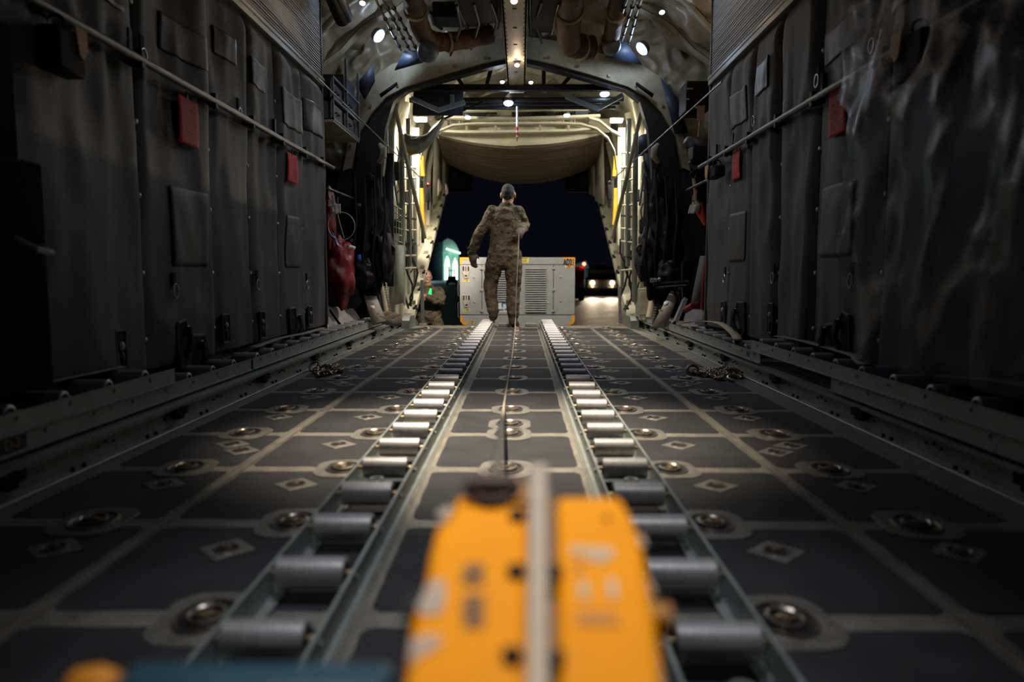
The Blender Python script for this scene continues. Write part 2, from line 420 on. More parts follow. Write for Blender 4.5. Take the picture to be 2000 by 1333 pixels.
conveyor('roller_conveyor', 'long floor roller track on the right of the centre strip, passing the yellow winch', .347, -.43, YEND+.0, .0055, -.18, brk, 'floor roller tracks')
TL, TR = -1.478, 1.498
LO, UP = .1045, .1645
stow = 'stowed roller trays along the walls'
t1 = conveyor('roller_tray', 'lower stowed roller tray by the left wall, near half with the black marking plate', TL, -.6, 3.9, LO, -.35, [], stow)
conveyor('roller_tray', 'lower stowed roller tray by the left wall, far half beyond the stacked one', TL, 3.93, 7.95, LO, 4.05, [], stow)
conveyor('roller_tray', 'upper roller tray stacked on the lower tray by the left wall', TL, -.6, 3.03, UP, -.22, [], stow)
conveyor('roller_tray', 'lower stowed roller tray by the right wall, nearest the camera', TR, -.6, 3.25, LO, -.4, [], stow)
t2 = conveyor('roller_tray', 'lower stowed roller tray by the right wall, far half with a tan strap on it', TR, 4.22, 7.95, LO, 4.32, [], stow)
conveyor('roller_tray', 'upper roller tray stacked on the lower trays by the right wall', TR, -.6, 4.40, UP, -.3, [], stow)
m = MB(); Y_ = PX(22, 884, TL+W/2).y+.6
m.bx(W/2+.002, W/2+.004, Y_-.062, Y_+.062, .008, .050); mp = m.build('marking_plate', M_['ink'], t1); mp['label'] = 'black plate lettered D-3'
text('lettering', 'D-3', .042, mat('dull_yellow_ink', (.35,.27,.08), .6, bump=0), Matrix.Translation((W/2+.0045, Y_, .03)) @ frame((0,0,0), (0,1,0), (0,0,1)), mp)
text('lettering', 'EEF', .045, M_['ink'], Matrix.Translation((-W/2-.003, .22, .028)) @ frame((0,0,0), (0,-1,0), (0,0,1)), t2)

# ---- side ledges + cargo rails
for s, x0, nm in ((-1, XL, 'left'), (1, XR, 'right')):
    e = abs(x0)
    m = MB(); m.bx(s*(e+.09), s*1.66, -1.1, 8.0, 0, .103); struct(m.build(f'trim_ledge_{nm}', M_['blackm']))
    t = thing('cargo_rail', f'grey-green cargo guide rail bolted along the {nm} floor edge', 'cargo rail', (0, -1.1, 0), 0, 'cargo guide rails')
    pr = [(0,0),(0,.010),(.004,.013),(.012,.013),(.016,.008),(.052,.008),(.056,.074),(.030,.076),(.030,.090),(.086,.092),(.086,0)]
    M = Matrix(((s, 0, 0, s*e), (0, 0, 1, 0), (0, 1, 0, 0), (0, 0, 0, 1)))
    m = MB(); m.prism(pr, M, 0, 9.95)
    y = .1
    while y < 9.8:
        for dy in (0, .06):
            m.cyl((s*(e+.034), y+dy, .008), (s*(e+.034), y+dy, .020), .007, 8, 1)
        for q in range(3): m.cyl((s*(e+.053), y+.17+q*.045, .045+.008*(q % 2)), (s*(e+.047), y+.17+q*.045, .045+.008*(q % 2)), .005, 6, 1)
        y += .46
    m.build('guide_rail', [M_['rail'], M_['blackm']], t, smooth=False)
    for q in range(9):
        y = 1.0+q*1.0
        m = MB(); m.bx(s*(e+.026), s*(e+.05), y, y+.1, .045, .077); m.bx(s*(e+.028), s*(e+.05), y+.03, y+.07, .03, .08); m.build('latch', M_['black'], t)
    # wedge shoe at the ramp end
    M2 = frame((s*(e-.0), 9.72, 0), (0,1,0), (0,0,1))
    m = MB(); m.prism([(0,0),(.42,0),(.30,.05),(.02,.135),(-.25,.135),(-.32,.092),(-.32,0)], M2, -.09 if s > 0 else 0, 0 if s > 0 else .09)
    # sits on the end of the ledge
    for q in range(4): m.cyl((s*(e-.002), 9.5+q*.1, .05), (s*(e-.01), 9.5+q*.1, .05), .009, 8, 1)
    m.build('end_shoe', [M_['rail'], M_['blackm']], t, fixn=True)

# ================================================================ SIDE WALLS
WX = 1.60; WEND = 6.13; WTOP = 2.86
SE = [3.18, 3.9, 4.45, 4.98, 5.53, WEND]
ZB, ZT = .20, 2.13
for s, nm in ((-1, 'left'), (1, 'right')):
    m = MB(); m.bx(s*WX, s*(WX+.07), -1.1, WEND-.02, .0, WTOP-.02); struct(m.build(f'wall_{nm}', mat(f'wall_{nm}_dark', (.03,.03,.033), .8)))
    m = MB(); m.bx(s*(WX-.05), s*WX, -1.1, WEND, 2.125, 2.175); m.bx(s*(WX-.055), s*(WX-.045), -1.1, WEND, 2.165, 2.19); struct(m.build(f'trim_{nm}', M_['rail'], bevel=.004))
def fold(y, z, seed):
    o = seed*11.7
    n = noise.noise(Vector((y*2.6+o, z*.42, o)))*.042
    n += noise.noise(Vector((y*7+o, z*1.0+y*.8, o+3)))*.014
    # gathers where the tube holds the cloth
    g = math.exp(-abs(z-1.49)*5)
    n += g*noise.noise(Vector((y*14+o, z*2.2, o+9)))*.022
    c = abs(noise.noise(Vector((y*3.1+o+z*1.1, z*1.5-y*1.2, o+17))))
    n += (.5-c)*.026
    return n
def surf(s, y, z, idx, y0, y1):
    e = max(0, min(y-y0, y1-y)); edge = min(1, e/.05)
    d = (.006+(.022+fold(y, z, idx+(40 if s > 0 else 0)))*edge)*min(1, (ZT-z)/.12+.25)
    return max(.004, d)
def curtain(s, y0, y1, idx, label):
    k = max(10, int((y1-y0)/.03))
    def fn(u, v):
        y = lerp(y0+.004, y1-.004, u); z = lerp(ZB, ZT, v)
        e = min(u, 1-u)*(y1-y0)
        edge = min(1, e/.05)
        d = .006+(.022+fold(y, z, idx+(40 if s > 0 else 0)))*edge
        d *= min(1, (ZT-z)/.12+.25)
        return (s*(WX-.004-max(.004, d)), y, z)
    m = MB(); m.grid(fn, k, 74)
    if s < 0: m.f = [f[::-1] for f in m.f]
    o = m.build('wall_curtain', M_['curtain'], fixn=False, ang=80)
    tag(o, label, 'curtain', 'grey padded curtains on the cargo bay walls'); o['_c'] = (idx, y0, y1)
    sd = idx
    for z in (.33, .62, .95, 1.26, 1.75):
        st = link('snap_stud', STUD, o); st.location = (s*(WX-.018), y1-.012, z)
    return o
m = MB(); m.ball((0,0,0), (.010,.013,.013), 8, 6); STUD = m.mesh('snap_stud', M_['pipe'])
def off(s, d): return s*(WX-d)
def flap(o, s, px0, py0, px1, py1, name='pocket_flap', mt='flap', puff=.003, d=.032, glossy=False):
    ci, ca, cb = o['_c']
    """rectangular patch covering that stretch of the wall; corners given on the photo"""
    X = s*(WX-d)
    a = PX(px0, py0, X); b = PX(px1, py1, X)
    ya, yb = sorted((a.y, b.y)); 
    zc0 = a.z; zc1 = b.z
    z1, z0 = max(zc0, zc1), min(zc0, zc1)
    def fn(u, v):
        y = lerp(ya, yb, u); z = lerp(z0, z1, v)
        pf = puff*math.sin(PI*u)**.5*math.sin(PI*v)**.5+.006*noise.noise(Vector((y*9, z*5, 3)))*min(1, 8*min(u,1-u,v,1-v))
        return (s*(WX-.004-surf(s, y, z, ci, ca, cb)-.006-pf), y, z)
    m = MB(); m.grid(fn, 14, 18)
    if s < 0: m.f = [f[::-1] for f in m.f]
    p = m.build(name, M_[mt], o, solid=.004, ang=80)
    return p, (ya, yb, z0, z1)
def dring(o, s, px, py):
    X = s*(WX-.04); c = PX(px, py, X)
    m = MB(); m.box((c.x, c.y, c.z+.035), (.008, .03, .06), 0)
    m.torus(frame((c.x-s*.008, c.y, c.z-.02), (0,1,0), (0,0,1)), .024, .004, 16, 6, 1, 1, 1.35)
    m.build('strap_ring', [M_['black'], M_['pipe']], o)
def slot(o, s, px0, py0, px1, py1):
    X = s*(WX-.034); a = PX(px0, py0, X); b = PX(px1, py1, X)
    y0, y1 = sorted((a.y, b.y)); z0, z1 = sorted((a.z, b.z))
    y0, y1 = y0-.0, y1
    w = max(y1-y0, .05); yc = (y0+y1)/2; h = z1-z0; zc = (z0+z1)/2
    M = frame((s*(WX-.03), yc, zc), (0, 1, 0), (0, 0, 1))
    hs = -1 if s > 0 else 1
    m = MB(); m.prism(rrect(w, h, .012), M, min(0, hs*.012), max(0, hs*.012), 0)  # shade inside the cutout put into a flat black plate
    for (ax, ay, bx_, by) in ((-w/2,-h/2,w/2,-h/2),(w/2,-h/2,w/2,h/2),(w/2,h/2,-w/2,h/2),(-w/2,h/2,-w/2,-h/2)):
        m.cyl(M @ Vector((ax,ay,hs*.012)), M @ Vector((bx_,by,hs*.012)), .006, 6, 1)
    m.ball(M @ Vector((0, h*.12, hs*.016)), (.012,.014,.018), 8, 6, 2)
    m.ball(M @ Vector((w*.1, -h*.2, hs*.012)), (.008,.02,.03), 8, 6, 3)
    m.build('black_cutout_plate', [M_['black'], M_['flap'], M_['creamdk'], M_['blackm']], o)
def hole(o, s, pts):
    X = s*(WX-.03)
    q = [PX(px, py, X) for px, py in pts]
    c = sum(q, Vector())/len(q)
    m = MB()
    poly = [(p.y-c.y, p.z-c.z) for p in q]
    M = frame((X, c.y, c.z), (0,1,0), (0,0,1)); hs = -1 if s > 0 else 1
    m.prism(poly, M, min(0, hs*.014), max(0, hs*.014), 0)  # shade behind the opening put into a raised black plate
    n = len(poly)
    for i in range(n):
        a, b = poly[i], poly[(i+1) % n]
        m.cyl(M @ Vector((a[0],a[1],hs*.014)), M @ Vector((b[0],b[1],hs*.014)), .008, 6, 1)
    m.tube([(X-s*.02, c.y-.04, c.z-.12), (X-s*.05, c.y, c.z-.02), (X-s*.03, c.y+.03, c.z+.06)], .014, 8, 2)
    m.ball((X-s*.02, c.y+.04, c.z+.05), (.012,.02,.02), 8, 6, 3)
    m.box((X-s*.02, c.y-.02, c.z-.1), (.03, .12, .06), 2)
    m.build('black_opening_plate', [M_['black'], M_['flap'], M_['blackm'], M_['creamdk']], o, fixn=True)
SIDE = {-1: 'left', 1: 'right'}
lab = {
 (-1,0): 'grey left wall curtain nearest the camera, black pouch hung over it',
 (-1,1): 'grey left wall curtain behind the large red placard, with a big buttoned pocket flap',
 (-1,2): 'left wall curtain just right of the large red placard, dark window patch at top',
 (-1,3): 'left wall curtain with a narrow dark window patch, third from the far end',
 (-1,4): 'left wall curtain with the small red placard and a narrow pocket flap',
 (-1,5): 'last grey curtain at the far end of the left wall, bluish window patch on top',
 (1,0): 'grey right wall curtain nearest the camera, behind the clear plastic sheet',
 (1,1): 'grey right wall curtain behind the large red placard, with a big pocket flap',
 (1,2): 'plain right wall curtain just left of the large red placard, no pocket or patch',
 (1,3): 'right wall curtain with a square dark window patch above the tube',
 (1,4): 'right wall curtain with the small red placard and narrow pocket flap',
 (1,5): 'last grey curtain at the far end of the right wall, small black pouch in front'}
CU = {}
for s in (-1, 1):
    ys = [-.7]+SE
    for i in range(6): CU[s, i] = curtain(s, ys[i], ys[i+1], i, lab[s, i])
# left features (photo corners)
flap(CU[-1,2], -1, 421, 48, 459, 128, 'window_patch', 'vinyl', .004)
flap(CU[-1,3], -1, 486, 108, 518, 182, 'window_patch', 'vinyl', .004)
flap(CU[-1,5], -1, 591, 190, 622, 272, 'window_patch', 'vinyl', .008)
flap(CU[-1,0], -1, 110, -60, 238, 12, 'window_patch', 'vinyl', .004)
flap(CU[-1,1], -1, 330, 362, 403, 520)
flap(CU[-1,4], -1, 556, 419, 587, 522)
flap(CU[-1,1], -1, 314, 20, 392, 140, 'pocket_flap')
flap(CU[-1,4], -1, 546, 168, 585, 262, 'pocket_flap')
for i, px, py in ((1,340,560),(3,502,550),(4,599,551),(1,277,100),(1,398,170),(2,466,215)): dring(CU[-1,i], -1, px, py)
slot(CU[-1,0], -1, 221, 648, 244, 722); slot(CU[-1,2], -1, 431, 616, 446, 668); slot(CU[-1,3], -1, 505, 610, 515, 660); slot(CU[-1,5], -1, 600, 600, 608, 634)
hole(CU[-1,1], -1, [(341,632),(355,626),(367,650),(360,690),(350,706),(342,690)]); 
hole(CU[-1,1], -1, [(370,656),(393,655),(402,700),(396,728),(356,730),(366,690)])
hole(CU[-1,4], -1, [(561,604),(572,602),(574,618),(586,620),(590,650),(584,668),(566,670)])
# right features
flap(CU[1,3], 1, 1512, 106, 1481, 190, 'window_patch', 'vinyl', .004)
flap(CU[1,0], 1, 1860, -60, 1730, 12, 'window_patch', 'vinyl', .004)
flap(CU[1,1], 1, 1670, 352, 1603, 502)
flap(CU[1,4], 1, 1458, 412, 1426, 511)
flap(CU[1,1], 1, 1678, 20, 1610, 130, 'pocket_flap')
flap(CU[1,4], 1, 1462, 165, 1428, 255, 'pocket_flap')
for i, px, py in ((1,1664,540),(3,1511,537),(4,1416,539),(1,1706,80),(2,1598,150),(3,1536,200),(4,1474,230)): dring(CU[1,i], 1, px, py)
slot(CU[1,2], 1, 1577, 602, 1564, 660); slot(CU[1,3], 1, 1512, 594, 1502, 650); slot(CU[1,5], 1, 1418, 590, 1410, 630)
hole(CU[1,1], 1, [(1664,618),(1652,610),(1636,640),(1640,665),(1655,690),(1665,690)])
hole(CU[1,1], 1, [(1634,634),(1612,636),(1603,676),(1608,695),(1652,696),(1640,665)])
hole(CU[1,4], 1, [(1457,592),(1444,591),(1441,606),(1433,608),(1431,645),(1450,660),(1457,650)])

# ---- grab rails
for s in (-1, 1):
    t = thing('grab_rail', f'long steel tube clamped along the {SIDE[s]} wall curtains', 'rail tube', (0,0,0), 0, 'tubes along the wall curtains')
    xb = s*(WX-.085)
    m = MB(); m.cyl((xb, -.8, 1.492), (xb, WEND+.08, 1.492), .0165, 14); m.build('tube', M_['tube'], t)
    for y in (1.2, 2.2, 3.1, 3.83, 4.36, 4.9, 5.42, 5.88):
        m = MB(); m.bx(xb-.014, xb+.014, y-.016, y+.016, 1.455, 1.53); m.bx(xb, s*(WX-.03), y-.02, y+.05, 1.47, 1.515)
        m.box((s*(WX-.03), y+.02, 1.57), (.016, .03, .11)); m.build('clamp', M_['blackm'], t, bevel=.003)
# ---- red placards
for s, (xa, ya, xb_, yb), lb in ((-1, (345,180,385,288), 'large red lettered placard hanging below the tube on the left wall'), (-1, (560,295,580,363), 'smaller red placard near the far end of the left wall'),
                                (1, (1657,156,1622,268), 'large red lettered placard hanging below the tube on the right wall'), (1, (1447,285,1432,356), 'smaller red placard near the far end of the right wall')):
    X = s*(WX-.058); a = PX((xa+xb_)/2, (ya*.8+yb*.2), X); 
    y0, y1 = PX(xa, ya, X).y, PX(xb_, ya, X).y
    zt = PX((xa+xb_)/2, ya+ (12 if abs(xa-xb_) > 30 else 6), X).z; zb = PX((xa+xb_)/2, yb-6, X).z
    yc = (y0+y1)/2; w = abs(y1-y0); h = zt-zb
    t = thing('placard', lb, 'placard', (X, yc, zb), 0, 'red placards on the wall curtains')
    m = MB()
    m.grid(lambda u, v: (-s*(.005*math.sin(PI*v)+.003*math.sin(4*u+v*2)), (u-.5)*w, v*h), 8, 12)
    if s < 0: m.f = [f[::-1] for f in m.f]
    b = m.build('sheet', M_['red'], t, solid=.003, ang=80)
    m = MB()
    nl = 16
    for i in range(nl):
        z = h*(.06+.86*i/(nl-1)); u0 = -.36; 
        while u0 < .34:
            du = R.uniform(.05, .16); 
            if i < nl-3 and R.random() < .12: u0 += du; continue
            xx = -s*(.005*math.sin(PI*z/h)+.0052)
            m.box((xx, (u0+du/2)*w, z), (.001, du*w, h*.018)); u0 += du+.03
    m.build('lettering', M_['redtxt'], t, smooth=False)
    m = MB(); m.box((-s*.0, 0, h+.012), (.004, .02, .04)); m.build('hanger', M_['blackm'], t)
# ---- black pouches on the tubes
for o in CU.values(): del o['_c']
for s, px0, py0, px1, py1, lb in ((-1, 85, 45, 146, 152, 'large black pouch with tan flap hung on the tube of the left wall'), (1, 1821, 52, 1762, 160, 'large black pouch with tan flap hung on the tube of the right wall'),
                                 (1, 1406, 312, 1389, 356, 'small black pouch with tan flap at the far end of the right tube')):
    X = s*(WX-.10); a = PX(px0, py0, X); b = PX(px1, py1, X)
    y0, y1 = a.y, b.y; zt = PX((px0+px1)/2, py0+14, X).z; zb = PX((px0+px1)/2, py1-8, X).z
    yc, w, h = (y0+y1)/2, abs(y1-y0), zt-zb
    t = thing('black_pouch', lb, 'pouch', (X, yc, zb), 0, 'black pouches on the tubes')
    m = MB(); m.prism([(-w/2,0),(w/2,0),(w/2*.96,h),(-w/2*.96,h)], frame((0,0,0),(0,1,0),(0,0,1)), -.035, .045); m.build('bag', M_['black'], t, bevel=.012)
    M = frame((-s*.045, w*.30, h-.03), (0,1,0), (0,0,1)); hs = -1 if s > 0 else 1
    m = MB(); m.prism([(-w*.22,.05),(w*.2,.05),(w*.2,-.02),(w*.05,-.055),(-w*.1,-.045)], M, min(0,hs*.006), max(0,hs*.006)); m.build('tan_flap', mat('tan_flap', (.45,.27,.12), .7), t, bevel=.002)
    m = MB(); m.torus(frame((s*.01, 0, h+.02), (1,0,0), (0,0,1)), .03, .006, 16, 6); m.build('hook', M_['blackm'], t)

# ---- treadplate panels above
for s in (-1, 1):
    m = MB()
    nv = 300
    m.grid(lambda u, v: (s*(WX-.028-.007*abs(math.sin(v*PI*32))), lerp(-1, WEND, u), lerp(2.19, WTOP, v)), 40, nv)
    if s < 0: m.f = [f[::-1] for f in m.f]
    o = m.build('ribbed_lining', M_['corr'], ang=80)
    tag(o, f'ribbed grey metal panel above the curtains of the {SIDE[s]} wall', 'wall lining', 'ribbed linings above the curtains')
    m = MB(); m.bx(s*(WX-.04), s*(WX+.05), WEND-.03, WEND, .2, WTOP); struct(m.build(f'trim_end_{SIDE[s]}', M_['flap'], bevel=.004))

# ---- webbing straps on the trays
def strap(name, label, pts, w, mt, group=None, up=(0,0,1), txt=None):
    pts = [Vector(p) for p in pts]
    # smooth catmull
    sm = []
    for i in range(len(pts)-1):
        p0, p1, p2, p3 = pts[max(i-1,0)], pts[i], pts[i+1], pts[min(i+2, len(pts)-1)]
        for k in range(6):
            t = k/6; sm.append(.5*((2*p1)+(-p0+p2)*t+(2*p0-5*p1+4*p2-p3)*t*t+(-p0+3*p1-3*p2+p3)*t**3))
    sm.append(pts[-1])
    m = MB(); vs = []
    for i, p in enumerate(sm):
        t = (sm[min(i+1,len(sm)-1)]-sm[max(i-1,0)]).normalized(); sd = t.cross(Vector(up)).normalized()*w/2
        vs += [p-sd, p+sd]
    m.add(vs, [(2*i, 2*i+1, 2*i+3, 2*i+2) for i in range(len(sm)-1)])
    return tag(m.build(name, M_[mt], None, solid=.004), label, 'strap', group)
zr = LO+.079; zu = UP+.079
sgr = 'webbing straps on the roller trays'
strap('webbing_strap', 'tan webbing strap lying on the left trays near the far end', [(TL-.02,4.2,zr+.01),(TL-.03,4.7,zr+.02),(TL-.01,5.2,zr+.015),(TL-.03,5.75,zr+.012)], .055, 'strap', sgr)
strap('webbing_strap', 'tan webbing strap with light end twisting over the right tray rollers at the far end', [(TR-.06,4.75,zr+.012),(TR-.0,5.05,zr+.03),(TR+.02,5.5,zr+.07),(TR-.03,6.0,zr+.05),(TR-.1,6.3,zr+.012)], .06, 'tan', sgr)
s3 = strap('webbing_strap', 'grey strap with black-lettered end on the upper right tray', [(TR-.05,3.0,zu+.005),(TR-.02,3.12,zu+.012),(TR+.03,3.3,zu+.014),(TR+.045,3.9,zu+.02),(TR+.03,4.25,zu+.016)], .06, 'strap', sgr)
text('lettering', 'CGU', .03, M_['ink'], Matrix.Translation((TR-.035, 3.075, zu+.013)) @ frame((0,0,0), (.2,1,0), (-1,.2,.0)), s3)
strap('webbing_strap', 'tan strap running along the upper left tray', [(TL-.06,2.9,zu+.005),(TL-.065,2.2,zu+.012),(TL-.06,1.2,zu+.012),(TL-.06,.2,zu+.012)], .03, 'strap', sgr)
strap('webbing_strap', 'dull tan strap bundled behind the upper right tray under the plastic sheet', [(TR+.02,2.55,zu+.02),(TR+.03,2.2,zu+.05),(TR+.03,1.7,zu+.045),(TR+.02,1.2,zu+.02)], .09, 'strap', sgr)

# ---- clear plastic sheet on the right wall
def pl(u, v):
    # v 0 bottom..1 top ; u 0 far edge ..1 near the camera
    z = lerp(.26, 2.55, v)
    far = 3.15+.30*math.sin(v*PI)-.9*max(0, v-.55)*1.2+.08*noise.noise(Vector((v*6, 1, 2)))-(.22 if .36 < v < .5 else 0)*math.sin((v-.36)/.14*PI)
    y = lerp(far, .9, u)
    d = .075+.055*noise.noise(Vector((y*3.5+z*1.5, z*1.6-y, 5)))+.02*noise.noise(Vector((y*9+z*4, z*3-y*5, 8)))+.04*(1-u)*math.exp(-((v-.43)/.06)**2)
    c = abs(noise.noise(Vector((y*4+z*2.2, z*3.5-y*2.0, 21))))
    d += .03*(.4-c)
    d = .125+(d-.075)*.9
    if 1.42 < z < 1.57: d = max(d, .112)
    return (WX-max(.095, d), y, z)
m = MB(); m.grid(pl, 90, 120)
o = m.build('plastic_sheet', M_['plastic'], ang=80); tag(o, 'wrinkled clear plastic sheet hanging over the near end of the right wall', 'plastic sheet')
# ---- near left: dark equipment column at the frame edge
t = thing('equipment_post', 'dark equipment column with a grey handle at the left edge', 'equipment post', (-1.50, 2.23, .26))
m = MB(); m.bx(-.03, .05, -.5, .10, 0, .70); m.bx(-.03, .02, -.3, .04, .7, 1.1); m.build('housing', mat('navy_black_housing', (.005,.007,.014), .85, spec=.05), t, bevel=.01)
m = MB(); m.tube([(.05,-.05,.46),(.10,-.03,.43),(.10,.04,.42),(.05,.07,.44)], .011, 8); m.build('handle', M_['pipe'], t)
# ================================================================ CEILING VAULT
VC, VR = .95, 2.53
def vault(name, y0, y1, r, mt, ny, na, a0=-.25, a1=PI+.25, pill=.11, cell=.52, zc=VC):
    def fn(u, v):
        a = lerp(a0, a1, u); y = lerp(y0, y1, v)
        arc = a*r/cell; yy = y/cell
        pfy = abs(math.sin(PI*yy))**.45; pfa = abs(math.sin(PI*arc*.8))**.45
        d = pill*(pfy*pfa-.5)+.02*noise.noise(Vector((a*22, y*9, 6)))+.045*(.4-abs(noise.noise(Vector((a*11-y*3, y*6+a*5, 4)))))+.035*noise.noise(Vector((a*5, y*2.2, 3)))+.03*(.4-abs(noise.noise(Vector((a*6+y, y*4-a*2, 9)))))
        rr = r-d
        return (rr*math.cos(a), y, zc+rr*math.sin(a))
    m = MB(); m.grid(fn, na, ny)
    return struct(m.build(name, M_[mt], ang=80))
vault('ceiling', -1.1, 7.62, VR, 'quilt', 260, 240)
m = MB(); m.bx(-2.5, 2.5, -1.2, -1.1, -.1, 3.5); struct(m.build('wall_front', mat('wall_front_dark', (.04,.04,.04), .8)))

# ---- ceiling centre beam
t = thing('overhead_beam', 'long cream box beam hanging under the middle of the ceiling', 'beam', (-.004, 2.4, 2.53))
L_ = 8.05-2.4
m = MB(); m.bx(-.088, .088, 0, L_, .0, .012); m.bx(-.088, -.076, 0, L_, 0, .16); m.bx(.076, .088, 0, L_, 0, .16); m.bx(-.1, .1, 0, L_, .15, .165)
m.bx(-.088, .088, L_-.01, L_, 0, .16)
y = .2
while y < L_:
    m.bx(-.016, .016, y-.008, y+.008, -.002, .002, 1)
    for dx in (-.07, .07):
        for q in range(4): m.cyl((dx, y+q*.1, .001), (dx, y+q*.1, -.003), .005, 6, 1)
    y += .42
m.build('web', [M_['cream'], M_['black']], t)
for y in (1.2, 2.8, 4.2, 5.2):
    m = MB(); m.bx(-.05, .05, y-.04, y+.04, .16, .85); m.build('hanger', M_['creamdk'], t)
# ---- anchor pipes along the roof
def pipe(name, label, pts, r, mt='pipe', cat='pipe', group=None, clamps=0, seg=10):
    m = MB(); m.tube(pts, r, seg)
    if clamps:
        a, b = Vector(pts[0]), Vector(pts[-1])
        for i in range(clamps):
            p = a.lerp(b, (i+.5)/clamps); dd = (b-a).normalized()*.007
            m.cyl(p-dd, p+dd, r*1.7 if not isinstance(r, list) else r[0]*1.7, 8, 1)
    return tag(m.build(name, [M_[mt], M_['blackm']]), label, cat, group)
for i, dx in enumerate((-14, 0, 12)):
    pipe('conduit_pipe', f'thin bright conduit on the left roof lining, {("outer","middle","inner")[i]} one of the three', [P(738+dx, -20, 5.6), P(800+dx*1.2, 98, 7.3)], .011, 'tube', group='conduits on the left roof', clamps=6)
    pipe('conduit_pipe', f'thin bright conduit on the right roof lining, {("inner","middle","outer")[i]} one of the three', [P(1245+dx, -20, 5.6), P(1212+dx*1.3, 88, 7.3)], .011, 'tube', group='conduits on the right roof', clamps=6)
# ---- brown ducts
def duct(name, label, pts, r):
    pts = [Vector(p) for p in pts]; q = []
    for i in range(len(pts)-1):
        for k in range(10):
            t_ = k/10; p0, p1, p2, p3 = pts[max(i-1,0)], pts[i], pts[i+1], pts[min(i+2,len(pts)-1)]
            q.append(.5*((2*p1)+(-p0+p2)*t_+(2*p0-5*p1+4*p2-p3)*t_*t_+(-p0+3*p1-3*p2+p3)*t_**3))
    q.append(pts[-1])
    rr = [r*(1+.05*math.sin(i*1.7)+.04*noise.noise(Vector((i*.6, r*40, 1)))) for i in range(len(q))]
    m = MB(); m.tube(q, rr, 18)
    return m.build(name, M_['duct'], None, subsurf=1)
def ductthing(label, pts, r, cap=None):
    t = thing('air_duct', label, 'duct', pts[0], 0, 'brown wrapped ducts under the roof')
    o = duct('wrap', label, pts, r); o.parent = t; o.matrix_parent_inverse = Matrix.Translation(-Vector(pts[0]))
    for i in (1, len(pts)-2):
        c = Vector(pts[i]); d = (Vector(pts[i+1])-Vector(pts[i-1])).normalized()
        m = MB(); m.torus(frame((0,0,0), d.orthogonal(), d.cross(d.orthogonal())), r*1.04, .012, 20, 6)
        k = m.build('band', M_['creamdk'], t); k.location = c-Vector(pts[0])
    if cap:
        m = MB(); m.lathe([(r*1.1,0),(r*1.15,.03),(r*.9,.07),(r*.4,.10),(0,.105)], None, 20)
        k = m.build('end_cap', M_['bluegrey'], t); k.location = Vector(cap)-Vector(pts[0]); k.rotation_euler = (2.2, 0, .3)
    return t
ductthing('brown wrapped duct bending across the left half of the roof', [P(800,-40,5.8), P(812,20,6.3), P(832,72,6.8), P(875,82,7.0), P(965,66,7.1)], .085, P(835,100,6.78))
ductthing('thick brown duct to the right of the overhead beam, bending away', [P(1122,-50,5.6), P(1112,20,6.2), P(1112,82,6.8), P(1135,92,6.95), P(1160,92,7.0)], .105)
ductthing('brown duct with pale cap rising along the right side of the roof', [P(1214,-40,5.8), P(1203,25,6.3), P(1192,80,6.9), P(1182,98,7.0)], .075, P(1193,88,6.85))
def mir0(px, s): return px if s < 0 else 2018-px
def quad(name, pts, mt, label, cat, th=.01, group=None):
    m = MB(); m.add(pts, [(0,1,2,3)] if len(pts) == 4 else [tuple(range(len(pts)))])
    return tag(m.build(name, M_[mt], None, solid=th), label, cat, group)
# ---- ribs and dark machinery on the roof
for i, y in enumerate((5.9, 6.55, 7.2)):
    for s in (-1, 1):
        m = MB(); pts = []
        for k in range(15):
            a = PI/2+s*(.42+.055*k); rr = VR-.075-.02*math.sin(k*1.3)
            pts.append((-rr*math.cos(a)*1, y+.05*math.sin(k*.4), VC+rr*math.sin(a)))
        m.tube(pts, [(.022,.05)]*15, 8, up=(0,0,1))
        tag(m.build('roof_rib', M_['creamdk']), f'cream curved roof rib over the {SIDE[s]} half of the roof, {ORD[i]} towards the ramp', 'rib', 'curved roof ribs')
for i, (px, py, Y, w, d, h, lb) in enumerate(((935,20,6.3,.34,.8,.2,'black machinery box left of the overhead beam, nearer one'),(900,55,7.0,.5,.3,.14,'long black box across the roof above the left duct'),(1062,25,6.3,.24,.9,.22,'black machinery box right of the overhead beam, nearer one'),(1060,60,7.0,.2,.4,.16,'black machinery box right of the overhead beam, farther one'))):
    t = thing('roof_box', lb, 'box', P(px,py,Y)+Vector((0,0,.12)), 0, 'black boxes under the roof')
    m = MB(); m.box((0,0,0), (w,d,h)); m.build('case', M_['blackm'], t, bevel=.02)
    for k in range(2): 
        m = MB(); m.tube([(-w*.5+k*w,-d*.6,-h*.3),(-w*.5+k*w,0,-h*.55),(-w*.4+k*w*.8,d*.7,-h*.4)], .018, 8); m.build('line', M_['dkpipe'], t)
for s in (-1, 1):
    for k in range(3):
        pts = [P(mir0(960-k*34,s), 4+k*3, 5.9), P(mir0(972-k*36,s), 40+k*6, 6.6), P(mir0(960-k*40,s), 84+k*12, 7.3)]
        pipe('roof_cable', f'black cable sagging along the {SIDE[s]} half of the roof, {ORD[k]} from the beam', pts, .012, 'dkpipe', 'cable', 'black roof cables')
    quad('frame_slot', [P(mir0(741,s),184,7.42), P(mir0(775,s),160,7.42), P(mir0(777,s),166,7.42), P(mir0(744,s),191,7.42)], 'black', f'black slot in the {SIDE[s]} shoulder of the arched frame', 'slot', .01, 'frame slots')
